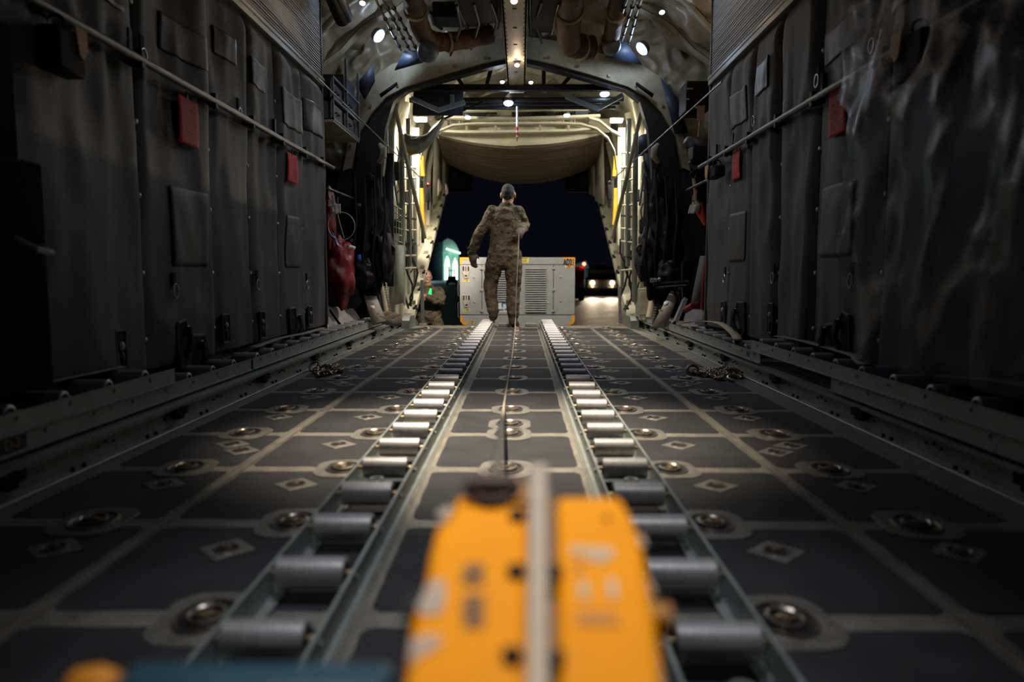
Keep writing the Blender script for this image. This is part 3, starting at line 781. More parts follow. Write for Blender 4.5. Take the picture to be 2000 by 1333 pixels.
# ---- navy patches between ribs + roof lumps
quad('navy_sheet', [P(770,138,7.35), P(790,98,7.3), P(832,100,7.2), P(842,118,7.3)], 'navy', 'dark blue triangular cover left of the duct end', 'cover')
quad('navy_sheet', [P(1182,112,7.3), P(1192,85,7.25), P(1215,72,7.2), P(1255,127,7.35)], 'navy', 'dark blue triangular cover by the right dome light', 'cover')
quad('navy_sheet', [P(695,165,7.3), P(730,125,7.3), P(732,160,7.35), P(712,196,7.4)], 'navy', 'dark blue sheet standing for the shade behind the left equipment rack', 'cover')  # blue shade behind the rack put into a navy sheet
quad('navy_sheet', [P(1290,150,7.4), P(1322,190,7.4), P(1345,260,7.45), P(1318,262,7.45)], 'navy', 'dark blue panel outside the right frame band', 'cover')

# ================================================================ LAMPS
def spot(loc, tgt, e, col, ang=150, blend=.6, r=.05, parent=None):
    l = bpy.data.lights.new('lamp_or_fill', 'SPOT'); l.energy = e; l.color = col; l.spot_size = math.radians(ang); l.spot_blend = blend; l.shadow_soft_size = r
    o = bpy.data.objects.new('lamp_or_fill', l); COL.objects.link(o); o.location = loc
    o.rotation_euler = (Vector(tgt)-Vector(loc)).to_track_quat('-Z', 'Y').to_euler(); return o
def point(loc, e, col, r=.05):
    l = bpy.data.lights.new('lamp_or_fill', 'POINT'); l.energy = e; l.color = col; l.shadow_soft_size = r
    o = bpy.data.objects.new('lamp_or_fill', l); COL.objects.link(o); o.location = loc; return o
COOL, WARM, WHITE = (.62,.78,1), (1,.72,.46), (1,.92,.74)
E_COOL = emis('cool_lens', (.72,.84,1), 22); E_WARM = emis('warm_lens', (1,.78,.6), 10); E_WHITE = emis('white_lens', (1,.93,.78), 30); E_DIM = emis('dim_cool_lens', (.7,.82,1), 9)
def dome(label, loc, dr, r, lens, group=None, cat='lamp'):
    t = thing('dome_light', label, cat, loc, 0, group)
    d = Vector(dr).normalized(); M = frame((0,0,0), d.orthogonal(), d.cross(d.orthogonal()))
    m = MB(); m.lathe([(r*.5,-r*.9),(r*.95,-r*.7),(r*1.15,-.1*r),(r*1.15,.05*r),(r*1.0,.08*r)], M, 20); m.build('housing', M_['bluegrey'], t)
    m = MB(); m.lathe([(r*.98,.05*r),(r*.9,.25*r),(r*.5,.42*r),(0,.47*r)], M, 20); m.build('lens', lens, t)
    return t
g = 'cool dome lights on the roof'
def dl(px, py, Y, label, dr, r, lens, e, col, group=None, ang=160):
    p = P(px, py, Y); dome(label, p, dr, r, lens, group or g)
    d = Vector(dr).normalized()
    if e: spot(p+d*(r*.8), p+d*3, e, col, ang, .7, r*.6)
    if r > .055: point(p+d*(r*1.6), 3.2, col, r*.8)
    elif r > .045: point(p+d*(r*1.5), 2.0, col, r*.8)
    elif r < .03: point(p+d*(r*2), 1.6, WARM, r)
    return p
dl(740, 70, 7.15, 'bright cool dome light on the left roof lining', (.75,-.25,-.7), .062, E_COOL, 8, COOL)
dl(1254, 95, 7.15, 'bright cool dome light on the right roof lining', (-.75,-.25,-.7), .062, E_COOL, 8, COOL)
dl(993, 201, 8.25, 'cool dome light just left of the beam end', (0,-.35,-1), .05, E_COOL, 9, COOL)
dl(1181, 183, 8.2, 'cool dome light beside the right blue brace', (0,-.35,-1), .05, E_COOL, 8, COOL)
g2 = 'small lights on the aft header'
dl(914, 229, 9.0, 'small white light on the header, left of the striped cord', (0,-.3,-1), .038, E_DIM, 10, (.95,.95,1), g2)
dl(1107, 225, 9.0, 'small white light on the header, right of the striped cord', (0,-.3,-1), .038, E_DIM, 10, (.95,.95,1), g2)
g3 = 'small warm lights'
for px, py, Y, lb in ((708,6,5.9,'small warm light at the top left of the roof'),(1293,24,6.2,'small warm light with a brass bracket on the right roof'),(1004,2,5.02,'small warm light under the near part of the beam'),(1010,127,6.85,'small warm light under the far part of the beam'),
                      (981,160,7.75,'tiny warm light at the left of the beam end'),(1037,161,7.75,'tiny warm light at the right of the beam end')):
    dl(px, py, Y, lb, (0,-.5,-1), .022, E_WARM, .6, WARM, g3)

# ================================================================ RAMP FRAME (Y 7.5)
FY = 7.55
def fr(dx, y, s): return P(1009+s*dx, y, FY)
C_in = [(0,112),(66,126),(141,148),(216,172),(253,192),(281,222),(309,268),(322,330),(324,645)]
C_out = [(0,72),(80,84),(165,108),(240,128),(285,158),(312,215),(328,290),(337,336),(340,645)]
S_in = [(0,121),(66,136),(141,157),(212,177),(240,199),(256,252),(264,330),(268,645)]
S_out = [(0,112),(66,126),(141,148),(216,172),(253,192),(281,222),(309,268),(324,645)]
def strip(m, A, B, s, y0, y1, mi):
    n = len(A)
    vs = []
    for (a, b) in zip(A, B):
        pa, pb = fr(a[0], a[1], s), fr(b[0], b[1], s)
        vs += [(pa.x, y0, pa.z), (pb.x, y0, pb.z), (pb.x, y1, pb.z), (pa.x, y1, pa.z)]
    fs = []
    for i in range(n-1):
        for k in range(4): fs.append((4*i+k, 4*i+(k+1) % 4, 4*i+4+(k+1) % 4, 4*i+4+k))
    m.add(vs, fs, mi)
t = thing('fuselage_arch', 'cream arched fuselage frame around the ramp opening with black inner seal', 'frame', (0, FY, 0))
for s in (-1, 1):
    m = MB(); strip(m, C_in[:8], C_out[:8], s, FY-.06, FY+.16, 0)
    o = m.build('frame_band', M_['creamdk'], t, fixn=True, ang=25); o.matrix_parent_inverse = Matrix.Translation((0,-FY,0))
    m = MB(); strip(m, [(x, y) for x, y in S_in], S_out, s, FY-.02, FY+.10, 0)
    strip(m, C_in[7:], [(344,330),(400,645)], s, FY-.02, FY+.1, 0)
    o = m.build('seal', mat('black_seal', (.02,.021,.024), .45), t, fixn=True, ang=25); o.matrix_parent_inverse = Matrix.Translation((0,-FY,0))
    # rivet line of small fittings
    for k in range(9):
        m = MB(); i = k*.8; a = C_in[int(i)]; b = C_in[min(int(i)+1, 7)]; f_ = i-int(i)
        p = fr(lerp(a[0],b[0],f_)+8, lerp(a[1],b[1],f_)-6, s); m.bx(p.x-.012, p.x+.012, FY-.075, FY-.055, p.z-.012, p.z+.012)
        o = m.build('clip', M_['pipe'], t); o.matrix_parent_inverse = Matrix.Translation((0,-FY,0))
# closing bulkhead above the frame, quilted
def bulk(u, v):
    s = -1 if u < .5 else 1; q = abs(u-.5)*2
    i = q*(len(C_out)-2); k = min(int(i), len(C_out)-3); f_ = i-k
    a, b = C_out[k], C_out[k+1]
    p = fr(lerp(a[0],b[0],f_), lerp(a[1],b[1],f_), s)
    ang = math.atan2(p.z-VC, p.x); o_ = Vector((VR*1.02*math.cos(ang), 0, VC+VR*1.02*math.sin(ang)))
    x = lerp(p.x, o_.x, v); z = lerp(p.z, o_.z, v)
    d = .10*noise.noise(Vector((x*3, z*3, 4)))+.16*(.4-abs(noise.noise(Vector((x*5-z*3, z*5+x*2, 14)))))+.05*abs(math.sin(q*16))**.5*math.sin(PI*v)
    return (x, FY+.10-d-.05*v, z)
for s in (-1, 1):
    m = MB(); m.bx(s*2.32, s*2.40, 6.0, 7.75, -.1, 1.6); struct(m.build(f'wall_bay_{SIDE[s]}', M_['blackm']))
    m = MB(); m.bx(s*1.78, s*2.45, FY+.12, FY+.16, -.1, 2.0); struct(m.build(f'wall_bulkhead_{SIDE[s]}', M_['blackm']))
m = MB(); m.grid(bulk, 160, 24); struct(m.build('wall_ramp_bulkhead', M_['quilt'], ang=80))
# overhead truss between frame and header
def beam(name, label, a, b, w, h, mt, group=None, cat='beam'):
    a, b = Vector(a), Vector(b); d = b-a
    M = frame(a, d, Vector((0,1,0)) if abs(d.normalized().y) < .9 else Vector((1,0,0)))
    m = MB(); m.box((d.length/2, 0, 0), (d.length, w, h), 0, M)
    return tag(m.build(name, M_[mt], None, bevel=.004), label, cat, group) if label else m.build(name, M_[mt], None, bevel=.004)
def truss(label, members, loc, group=None, name='roof_truss', cat='truss'):
    t = thing(name, label, cat, loc, 0, group)
    for nm, a, b, w, h, mt in members:
        o = beam(nm, None, a, b, w, h, mt); o.parent = t; o.matrix_parent_inverse = Matrix.Translation(-Vector(loc))
    return t
truss('black roof truss crossing above the ramp opening', [
    ('chord', P(795,172,7.75), P(1225,172,7.75), .08, .06, 'blackm'), ('chord', P(842,158,7.75), P(1000,120,7.75), .06, .05, 'blackm'), ('chord', P(1180,158,7.75), P(1020,120,7.75), .06, .05, 'blackm'),
    ('brace', P(905,170,7.75), P(880,128,7.75), .04, .04, 'blackm'), ('brace', P(1098,168,7.75), P(1140,120,7.75), .04, .04, 'blackm'), ('brace', P(950,170,7.75), P(960,130,7.75), .04, .04, 'blackm'), ('brace', P(1062,170,7.75), P(1062,132,7.75), .04, .04, 'blackm')], P(1010,172,7.75))
for i, (py, Y, lb) in enumerate(((196,8.3,'upper black cross pipe behind the beam end'),(204,8.4,'middle black cross pipe behind the beam end'),(212,8.5,'lowest black cross pipe above the cream header'))):
    pipe('cross_pipe', lb, [P(800+8*i,py,Y), P(1218-8*i,py-2,Y)], .028-.004*i, 'dkpipe', group='black cross pipes')
quad('navy_box_panel', [P(808,174,8.0), P(905,170,8.0), P(904,226,8.05), P(806,226,8.05)][::-1], 'navy', 'dark navy panel at the upper left of the ramp opening', 'panel', .04)
truss('blue-grey V-shaped brace hanging at the upper left of the ramp opening', [('arm', P(803,192,7.85), P(858,216,7.85), .05, .045, 'brace'), ('arm', P(855,216,7.85), P(908,200,7.9), .05, .045, 'brace'), ('post', P(883,185,7.9), P(883,212,7.9), .04, .04, 'brace')], P(858,216,7.85), 'blue-grey V braces', 'v_brace', 'brace')
truss('blue-grey V-shaped brace hanging at the upper right of the ramp opening', [('arm', P(1105,188,7.85), P(1168,214,7.85), .05, .045, 'brace'), ('arm', P(1165,214,7.85), P(1216,186,7.9), .05, .045, 'brace')], P(1168,214,7.85), 'blue-grey V braces', 'v_brace', 'brace')
pipe('strut_tube', 'long dark strut rod rising from the lower left of the header', [P(868,232,8.1), P(945,198,8.0)], .012, 'dkpipe')

# ================================================================ AFT SECTION
SL, SR = -1.28, 1.36
SILL = [(8.95, -.03), (13.25, 2.06)]
sd = Vector((0, SILL[1][0]-SILL[0][0], SILL[1][1]-SILL[0][1])).normalized()
AFT_TOP = 2.5
for s, xs, nm in ((-1, SL, 'left'), (1, SR, 'right')):
    # side wall panel behind the sill
    def wf(u, v, s=s, xs=xs):
        y = lerp(7.66, 13.2, u)
        zb = max(-.02, (y-8.85)*.486-.02); z = lerp(zb, 2.75, v)
        bul = .02*noise.noise(Vector((y*3, z*3, s)))+.03*abs(math.sin(y*4.2))**.5*abs(math.sin(z*4))**.5
        top = max(0, z-2.0); 
        return (s*(abs(xs)+.14+.0*top)-s*(bul+top*top*.22), y, z)
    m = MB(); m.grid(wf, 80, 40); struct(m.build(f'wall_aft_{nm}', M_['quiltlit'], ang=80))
    t = thing('ramp_sill', f'sloping cream sill beam with clamp fittings on the {nm} of the ramp opening', 'sill beam', (xs, 8.95, 0), 0, 'sloping ramp sills')
    PI_ = Matrix.Translation((-xs, -8.95, 0))
    a = Vector((xs, *SILL[0])); b = Vector((xs, *SILL[1])); n = Vector((0, -sd.z, sd.y))
    L = (b-a).length
    M = frame(a, sd, n)
    m = MB(); hs = 1 if M.to_3x3().col[2].x*s > 0 else -1     # local z outward
    m.box((L/2, .04, hs*.05), (L, .10, .10), 0, M); m.box((L/2, .10, hs*.075), (L, .022, .19), 0, M); m.box((L/2, -.015, hs*.02), (L, .02, .05), 1, M)
    o = m.build('sill_beam', [M_['cream'], M_['creamdk']], t, bevel=.004); o.matrix_parent_inverse = PI_
    for q in range(9):
        x = .3+q*(L-.5)/8.5
        m = MB(); m.box((x, .10, hs*-.012), (.09, .05, .03), 0, M); m.cyl(M @ Vector((x-.05,.125,hs*-.0)), M @ Vector((x+.06,.06,hs*-.02)), .018, 10, 0); m.box((x+.1, .13, hs*.03), (.03,.06,.06), 1, M)
        o = m.build('clamp_fitting', [M_['pan'], M_['creamdk']], t); o.matrix_parent_inverse = PI_
# aft roof
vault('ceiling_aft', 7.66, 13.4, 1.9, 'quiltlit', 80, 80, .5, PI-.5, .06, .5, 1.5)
# upright members, pipes, yellow tubes and lamp-lit wall bars
def both(fn):
    for s in (-1, 1): fn(s)
def mir(px, s): return px if s < 0 else 2026-px
for s in (-1, 1):
    nm = SIDE[s]; sgn = 'aft side pipes'
    pipe('upright_pipe', f'thick sage upright pipe at the {nm} side of the ramp, nearest the frame', [P(mir(784,s),262,8.2), P(mir(786,s),420,8.2), P(mir(787,s),590,8.3)], .030, 'pipesage', group=sgn)
    pipe('upright_pipe', f'second sage upright pipe at the {nm} side of the ramp', [P(mir(797,s),232,8.6), P(mir(799,s),420,8.6), P(mir(800,s),520,8.7)], .028, 'pipesage', group=sgn)
    pipe('upright_pipe', f'thin sage upright pipe next to the yellow tube on the {nm}', [P(mir(810,s),330,9.0), P(mir(811,s),560,9.1)], .022, 'pipesage', group=sgn)
    pipe('bright_rod', f'slim bright upright rod in front of the {nm} seal', [P(mir(756,s),245,8.0), P(mir(761,s),400,8.0)], .010, 'pipe', group='bright rods')
    pipe('bright_rod', f'slim slanting rod just inside the bright rod on the {nm}', [P(mir(762,s),300,8.05), P(mir(777,s),402,8.1)], .012, 'bluegrey', group='slanting rods')
    pipe('slant_strut', f'long slanting brown strut crossing the {nm} side pipes', [P(mir(773,s),215,7.8), P(mir(788,s),285,7.95), P(mir(806,s),365,8.2), P(mir(830,s),465,8.6)], .022, 'creamdk', 'strut', group='slanting struts')
    # yellow tube
    t = thing('yellow_tube', f'yellow padded tube on the {nm} side wall of the ramp', 'tube', P(mir(823,s),440,9.6), 0, 'yellow tubes')
    inv = Matrix.Translation(-P(mir(823,s),440,9.6))
    for (a, b) in ((305,345),(368,440)):
        m = MB(); m.tube([P(mir(822,s),a,9.6), P(mir(823,s),(a+b)/2,9.6), P(mir(825,s),b,9.6)], .036, 12); o = m.build('padding', M_['yellow'], t); o.matrix_parent_inverse = inv
    m = MB(); m.tube([P(mir(822,s),300,9.62), P(mir(826,s),475,9.62)], .02, 10)
    for k in range(6): m.cyl(P(mir(822,s),347+k*4,9.6), P(mir(822,s),349+k*4,9.6), .03, 10)
    o = m.build('core', M_['blackm'], t); o.matrix_parent_inverse = inv
    # lamp-lit strips of wall put into pale bars
    beam('wall_post', f'pale bar standing for the lamp-lit {nm} side wall beside the yellow tube', P(mir(812,s),250,9.3), P(mir(813,s),480,9.3), .06, .09, 'cream', 'pale lit-wall bars', 'post')
    # horizontal ties
    t = thing('pipe_rack', f'rack of short cross ties joining the {nm} side pipes', 'rack', P(mir(800,s),400,8.7), 0, 'side pipe racks')
    inv = Matrix.Translation(-P(mir(800,s),400,8.7))
    for k in range(10):
        py = 300+k*25
        m = MB(); m.cyl(P(mir(782,s),py,8.3), P(mir(812,s),py+R.uniform(-4,4),8.9), .012, 8); o = m.build('cross_tie', M_[R.choice(('creamdk','sage','blackm'))], t); o.matrix_parent_inverse = inv
    # hydraulic hoses
    for k in range(3):
        pts = [P(mir(790+k*9,s), 470+j*22, 8.8+k*.1)+Vector((.05*math.sin(j*1.3+k*2), 0, .02*math.sin(j*2+k))) for j in range(7)]
        pipe('hydraulic_hose', f'black hydraulic hose low on the {nm} side of the ramp, {ORD[k]} from the frame', pts, .012, 'dkpipe', 'hose', 'hydraulic hoses')
    # vertical cream web next to the door
    quad('door_jamb_web', [P(mir(849,s),268,11.2), P(mir(862,s),275,12.4), P(mir(862,s),392,12.9), P(mir(846,s),400,12.0)], 'cream', f'tall cream web plate at the {nm} edge of the raised door', 'plate', .03, 'cream web plates')
    quad('door_jamb_web', [P(mir(863,s),282,12.5), P(mir(878,s),300,13.2), P(mir(874,s),378,13.2), P(mir(863,s),385,12.9)], 'creamdk', f'narrow dull cream plate inside the {nm} web plate', 'plate', .03, 'dull cream web plates')  # duller cream than the outer web plate
    quad('dark_fairing', [P(mir(864,s),300,13.4), P(mir(923,s),340,13.5), P(mir(921,s),375,13.5), P(mir(870,s),376,13.4)], 'black', f'black fairing flap under the {nm} end of the raised door', 'fairing', .03, 'black fairings')
# wire grid and panels on the left
t = thing('wire_rack', 'tall narrow rack with wire grid top and sage lower panel on the left side', 'rack', P(780,500,8.0))
inv = Matrix.Translation(-P(780,500,8.0))
a, b, c, d = P(769,402,8.0), P(789,412,8.0), P(789,475,8.0), P(769,470,8.0)
m = MB()
for k in range(5): m.cyl(a.lerp(b,k/4), d.lerp(c,k/4), .005, 6)
for k in range(6): m.cyl(a.lerp(d,k/5), b.lerp(c,k/5), .005, 6)
o = m.build('wire_grid', M_['sage'], t); o.matrix_parent_inverse = inv
m = MB(); m.add([P(770,478,8.0), P(789,480,8.0), P(789,592,8.05), P(771,596,8.05)], [(0,1,2,3)]); o = m.build('panel', M_['sage'], t, solid=.03); o.matrix_parent_inverse = inv
m = MB(); m.cyl(P(788,402,7.99), P(790,596,8.04), .012, 8); o = m.build('post', M_['sage'], t); o.matrix_parent_inverse = inv
t = thing('sage_box', 'sage green equipment box low on the right side of the ramp', 'box', P(1258,620,8.2))
m = MB(); m.bx(-.07, .10, -.05, .2, .0, .32); m.build('case', M_['sage'], t, bevel=.008)
m = MB(); m.bx(-.06, .09, -.06, -.05, .03, .29); m.build('lid', M_['creamdk'], t, bevel=.004)
# ---- ribs, valve boxes along the aft walls
for s, xs in ((-1, SL), (1, SR)):
    nm = SIDE[s]
    for k, y in enumerate((8.15, 8.75, 9.35, 10.0, 10.7, 11.4)):
        zb = max(0, (y-8.85)*.486+.12); x = abs(xs)+.12
        m = MB(); m.tube([(s*x, y, zb), (s*(x-.01), y, 1.6), (s*(x-.03), y, 2.2), (s*(x-.12), y, 2.6)], [(.025,.045)]*4, 8, up=(0,1,0))
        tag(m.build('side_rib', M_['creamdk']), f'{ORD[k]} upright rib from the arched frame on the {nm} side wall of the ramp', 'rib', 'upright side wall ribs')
    for k, (y, z, w, h, mt) in enumerate(((8.4, 1.15, .12, .16, 'blackm'), (8.55, .62, .14, .2, 'creamdk'), (9.0, 1.55, .12, .14, 'blackm'), (9.3, .85, .16, .12, 'blackm'), (9.9, 1.25, .14, .14, 'creamdk'), (8.3, 1.75, .1, .2, 'blackm'))):
        t = thing('valve_box', f'{ORD[k]} small valve box among the pipes on the {nm} side of the ramp', 'valve box', (s*(abs(xs)+.06), y, z), 0, 'valve boxes')
        m = MB(); m.box((0,0,0), (.08,w,h)); m.build('case', M_[mt], t, bevel=.008)
        m = MB(); m.tube([(-s*.02,0,h/2),(-s*.03,.02,h/2+.1),(0,.06,h/2+.18)], .009, 6); m.tube([(-s*.02,0,-h/2),(-s*.04,-.02,-h/2-.1),(0,-.05,-h/2-.16)], .009, 6); m.build('line', M_['dkpipe'], t)
for s in (-1, 1):
    quad('added_dark_sheet', [P(mir(742,s),300,7.95), P(mir(768,s),300,7.95), P(mir(769,s),560,7.95), P(mir(742,s),560,7.95)], 'blackm', f'added tall dark sheet filling the gap between the seal and the pipes on the {SIDE[s]}', 'panel', .03, 'added dark sheets')  # sheet added to darken the bright wall beside the seal
# ---- header
t = thing('aft_header', 'cream curved header frame across the top of the ramp opening', 'header', P(1010,240,9.4))
inv = Matrix.Translation(-P(1010,240,9.4))
def hb(nm, pts, w, h, mt='cream'):
    pts = [Vector(p) for p in pts]
    for a, b in zip(pts, pts[1:]):
        pass
    m = MB(); vs = []
    for p in pts:
        vs += [p+Vector((0,-w/2,-h/2)), p+Vector((0,w/2,-h/2)), p+Vector((0,w/2,h/2)), p+Vector((0,-w/2,h/2))]
    fs = [(4*i+k, 4*i+(k+1) % 4, 4*i+4+(k+1) % 4, 4*i+4+k) for i in range(len(pts)-1) for k in range(4)]+[(0,1,2,3), tuple(4*len(pts)-4+k for k in (3,2,1,0))]
    m.add(vs, fs); o = m.build(nm, M_[mt], t, fixn=True, ang=25); o.matrix_parent_inverse = inv; return o
hb('upper_flange', [P(868,230,9.2), P(1000,233,9.2), P(1172,227,9.2)], .10, .03)
hb('upper_flange', [P(868,217,9.15), P(1150,213,9.15)], .10, .025)
hb('lower_flange', [P(862,257,9.5), P(900,259,9.5), P(1010,258,9.5), P(1120,256,9.5), P(1165,251,9.5)], .12, .03)
hb('arched_rib', [P(838,272,9.4), P(858,256,9.4), P(885,245,9.4), P(930,242,9.4), P(1090,241,9.4), P(1135,243,9.4), P(1165,252,9.4), P(1187,270,9.4), P(1200,295,9.4), P(1204,330,9.4)], .10, .022)
hb('arched_rib', [P(1150,230,9.2), P(1170,236,9.2), P(1195,256,9.2), P(1212,264,9.2), P(1216,330,9.2)], .08, .03)
hb('arched_rib', [P(868,232,9.2), P(846,250,9.2), P(828,275,9.2), P(822,310,9.2)], .08, .03)
m = MB(); m.add([P(835,236,9.65), P(1195,232,9.65), P(1190,259,9.68), P(850,262,9.68)], [(0,1,2,3)]); o = m.build('web_plate', M_['cream'], t, solid=.02); o.matrix_parent_inverse = inv
m = MB()
for px in (876,898,948,992,1040,1075,1100,1122,1150): m.box(tuple(P(px,238,9.45)), (.02,.14,.07))
for px in (912,968,1055,1110): m.box(tuple(P(px,249,9.5)), (.03,.14,.10))
o = m.build('stiffener', M_['creamdk'], t); o.matrix_parent_inverse = inv
# jumbled dark gear above header
for k, (px, py, w, h) in enumerate(((930,220,.25,.10),(985,221,.18,.08),(1060,220,.30,.10),(1135,220,.16,.08))):
    p = P(px, py, 9.3); t2 = thing('actuator_box', f'small dark actuator box above the header, {ORD[k]} from the left', 'actuator', p, 0, 'actuator boxes')
    m = MB(); m.box((0,0,0), (w,.12,h)); m.build('case', M_[('blackm','creamdk','blackm','navy')[k]], t2, bevel=.01)
    m = MB(); m.cyl((-w*.7,-.02,.0), (w*.7,-.02,.01), .018, 8); m.build('rod', M_['dkpipe'], t2)
# ---- aft door
t = thing('aft_door', 'raised aft cargo door with quilted brown underside, seen from below', 'door', P(1013,270,9.8))
inv = Matrix.Translation(-P(1013,270,9.8))
def dfront(u): return P(lerp(856,1178,u), 264+22*(1-(2*u-1)**2)+ (0 if u < .5 else -2), 9.85)
def dback(u): return P(lerp(866,1168,u), lerp(312,316,u)+44*(1-(2*u-1)**2)**.9, 12.6)
m = MB()
for_f = lambda u, v: dfront(u).lerp(dback(u), v)+Vector((0,0,.016*math.sin(v*PI*44)))
m.grid(for_f, 40, 260)
o = m.build('underside', M_['doorq'], t, ang=80); o.matrix_parent_inverse = inv
m = MB(); m.grid(lambda u, v: Vector(dfront(u)).lerp(P(lerp(856,1178,u), 258, 9.85), v), 30, 2); o = m.build('front_face', M_['cream'], t, solid=.02); o.matrix_parent_inverse = inv
m = MB(); m.grid(lambda u, v: Vector(dback(u))+Vector((0,.03,.25*v)), 30, 2); o = m.build('rear_lip', M_['black'], t, solid=.02); o.matrix_parent_inverse = inv
# ---- striped safety cord
t = thing('striped_cord', 'red and white striped cord hanging from the end of the overhead beam', 'cord', P(1010,280,8.3))
for i, (a, b, mt) in enumerate(((208,234,'pipe'),(234,248,'white'),(248,255,'red'),(255,259,'white'),(259,265,'red'),(265,268,'white'),(268,276,'red'))):
    p0, p1 = P(1010,a,8.3), P(1010,b,8.3); c0 = P(1010,280,8.3)
    m = MB(); m.cyl(p0-c0, p1-c0, .012 if i < 6 else .006, 10); m.build('hanger_rod' if i == 0 else 'stripe', M_['strip' if mt == 'pipe' else mt], t)
# ---- grey canvas bundle upper left
def cv(u, v):
    px = lerp(790, 868, u); top = 268+10*math.sin(u*PI)-30*u*u+ (0)
    bot = lerp(295, 232, u**2)+14*math.sin(PI*u)
    py = lerp(bot, top-6, v)
    return P(px, py, 8.4)+Vector((0, -.14*math.sin(PI*v)*(.4+.6*math.sin(PI*u))+.04*noise.noise(Vector((u*9, v*4, 2))), 0))
m = MB(); m.grid(cv, 30, 14); o = m.build('canvas_cover', M_['canvas'], None, solid=.02, ang=80); tag(o, 'rolled grey canvas sagging from the upper left of the opening', 'canvas')
m = MB()
m.add([P(790,292,8.36), P(826,292,8.36), P(838,288,8.36), P(800,305,8.36)], [(0,1,2,3)]); o = m.build('yellow_lining', mat('dull_yellow_lining', (.35,.2,.04), .7), bpy.data.objects['canvas_cover'], solid=.01)
# ---- diagonal cables
pipe('anchor_cable', 'thin steel cable slanting from the left wall to the left sill', [PX(620,152,-1.52), P(836,362,9.0)], .006, 'pipe', 'cable', 'slanting anchor cables')
pipe('anchor_cable', 'thin steel cable slanting from the right wall to the right sill', [PX(1410,160,1.52), P(1190,357,9.0)], .007, 'pipe', 'cable', 'slanting anchor cables')
for s, px, py in ((-1,836,364),(1,1191,360)):
    t = thing('cable_fitting', f'red-ended cable fitting on the {SIDE[s]} web plate', 'fitting', P(px,py+14,9.05), 0, 'cable fittings')
    m = MB(); m.ball((0,0,.10), .03, 10, 8); m.build('knob', M_['redbag'] if s < 0 else M_['blackm'], t)
    m = MB(); m.bx(-.025,.025,-.02,.02,-.1,.08); m.cyl((0,0,-.2),(0,0,-.1),.015); m.build('turnbuckle', M_['blackm'], t, bevel=.006)
M_['slate'] = mat('slate_grey_paint', (.15,.15,.16), .5)
M_['canvasdk'] = mat('dark_seat_canvas', (.07,.07,.075), .8)  # plain darker grey for the folded seat
# ================================================================ GEAR BESIDE THE FRAME (between walls and ramp frame)
def inv_of(t): return Matrix.Translation(-t.location)
def put(o, t): o.parent = t; o.matrix_parent_inverse = Matrix.Translation(-t.location); return o
# left equipment rack
t = thing('equipment_rack', 'grey framed equipment rack fixed high behind the end of the left wall', 'rack', (-1.5, 6.2, 1.885))
m = MB(); m.bx(-.66, 0, 0, .98, -.02, .0); m.build('shelf', M_['creamdk'], t, bevel=.004)
for y in (0, .48, .96):
    m = MB(); m.bx(-.015, .005, y, y+.02, 0, .36 if y < .3 else .62); m.build('post', M_['bluegrey'], t)
for z in (.0, .17, .34):
    m = MB(); m.bx(-.012, .004, 0, .98, z, z+.016); m.build('rail', M_['bluegrey'], t)
for i, (y0, y1, z0, z1, mt) in enumerate(((.04,.44,.02,.16,'boxgrey'),(.5,.94,.02,.16,'blackm'),(.04,.44,.19,.33,'navy'),(.52,.94,.19,.5,'navy'))):
    b = thing('avionics_box', f'dark equipment box in the left rack, {("lower near","lower far","upper near","upper far")[i]} bay', 'box', (-1.55, 6.2+y0, 1.885+z0), 0, 'boxes in the rack')
    m = MB(); m.bx(-.36, .02, 0, y1-y0, 0, z1-z0); m.build('case', M_[mt], b, bevel=.006)
    m = MB(); m.tube([(.02,.1,.06),(.045,.1,.06),(.045,.2,.06),(.02,.2,.06)], .006, 6); m.build('handle', M_['blackm'], b)
def lump(c, r, seed, amp=.35, n=(26, 18), fr_=2.2):
    m = MB(); m.ball((0,0,0), 1.0, n[0], n[1])
    out = []
    for p in m.v:
        q = p.normalized()
        k = 1+amp*noise.noise(q*fr_+Vector((seed, 0, 0)))+amp*.5*(.4-abs(noise.noise(q*fr_*2.2+Vector((0, seed, 0)))))
        out.append(Vector((c[0]+q.x*r[0]*k, c[1]+q.y*r[1]*k, c[2]+q.z*r[2]*k)))
    m.v = out; return m
# red bag
def wpart(m, nm, mt, t, **k):
    return put(m.build(nm, M_[mt] if isinstance(mt, str) else mt, None, **k), t)
c = P(665, 532, 6.75)
t = thing('red_bag', 'big dark red padded bag hanging at the end of the left wall', 'bag', c)
q = lump(c, (.13,.16,.275), 2.2, .4, (30, 24)); 
wpart(q, 'bag_body', 'redbag', t, subsurf=1)
wpart(lump(P(645,430,6.6), (.05,.10,.26), 5.5, .3), 'upper_roll', 'redbag', t, subsurf=1)
m = MB(); m.tube([P(682,483,6.6), P(690,484,6.6), P(693,486,6.6)], .016, 8); wpart(m, 'pale_edge', 'white', t)
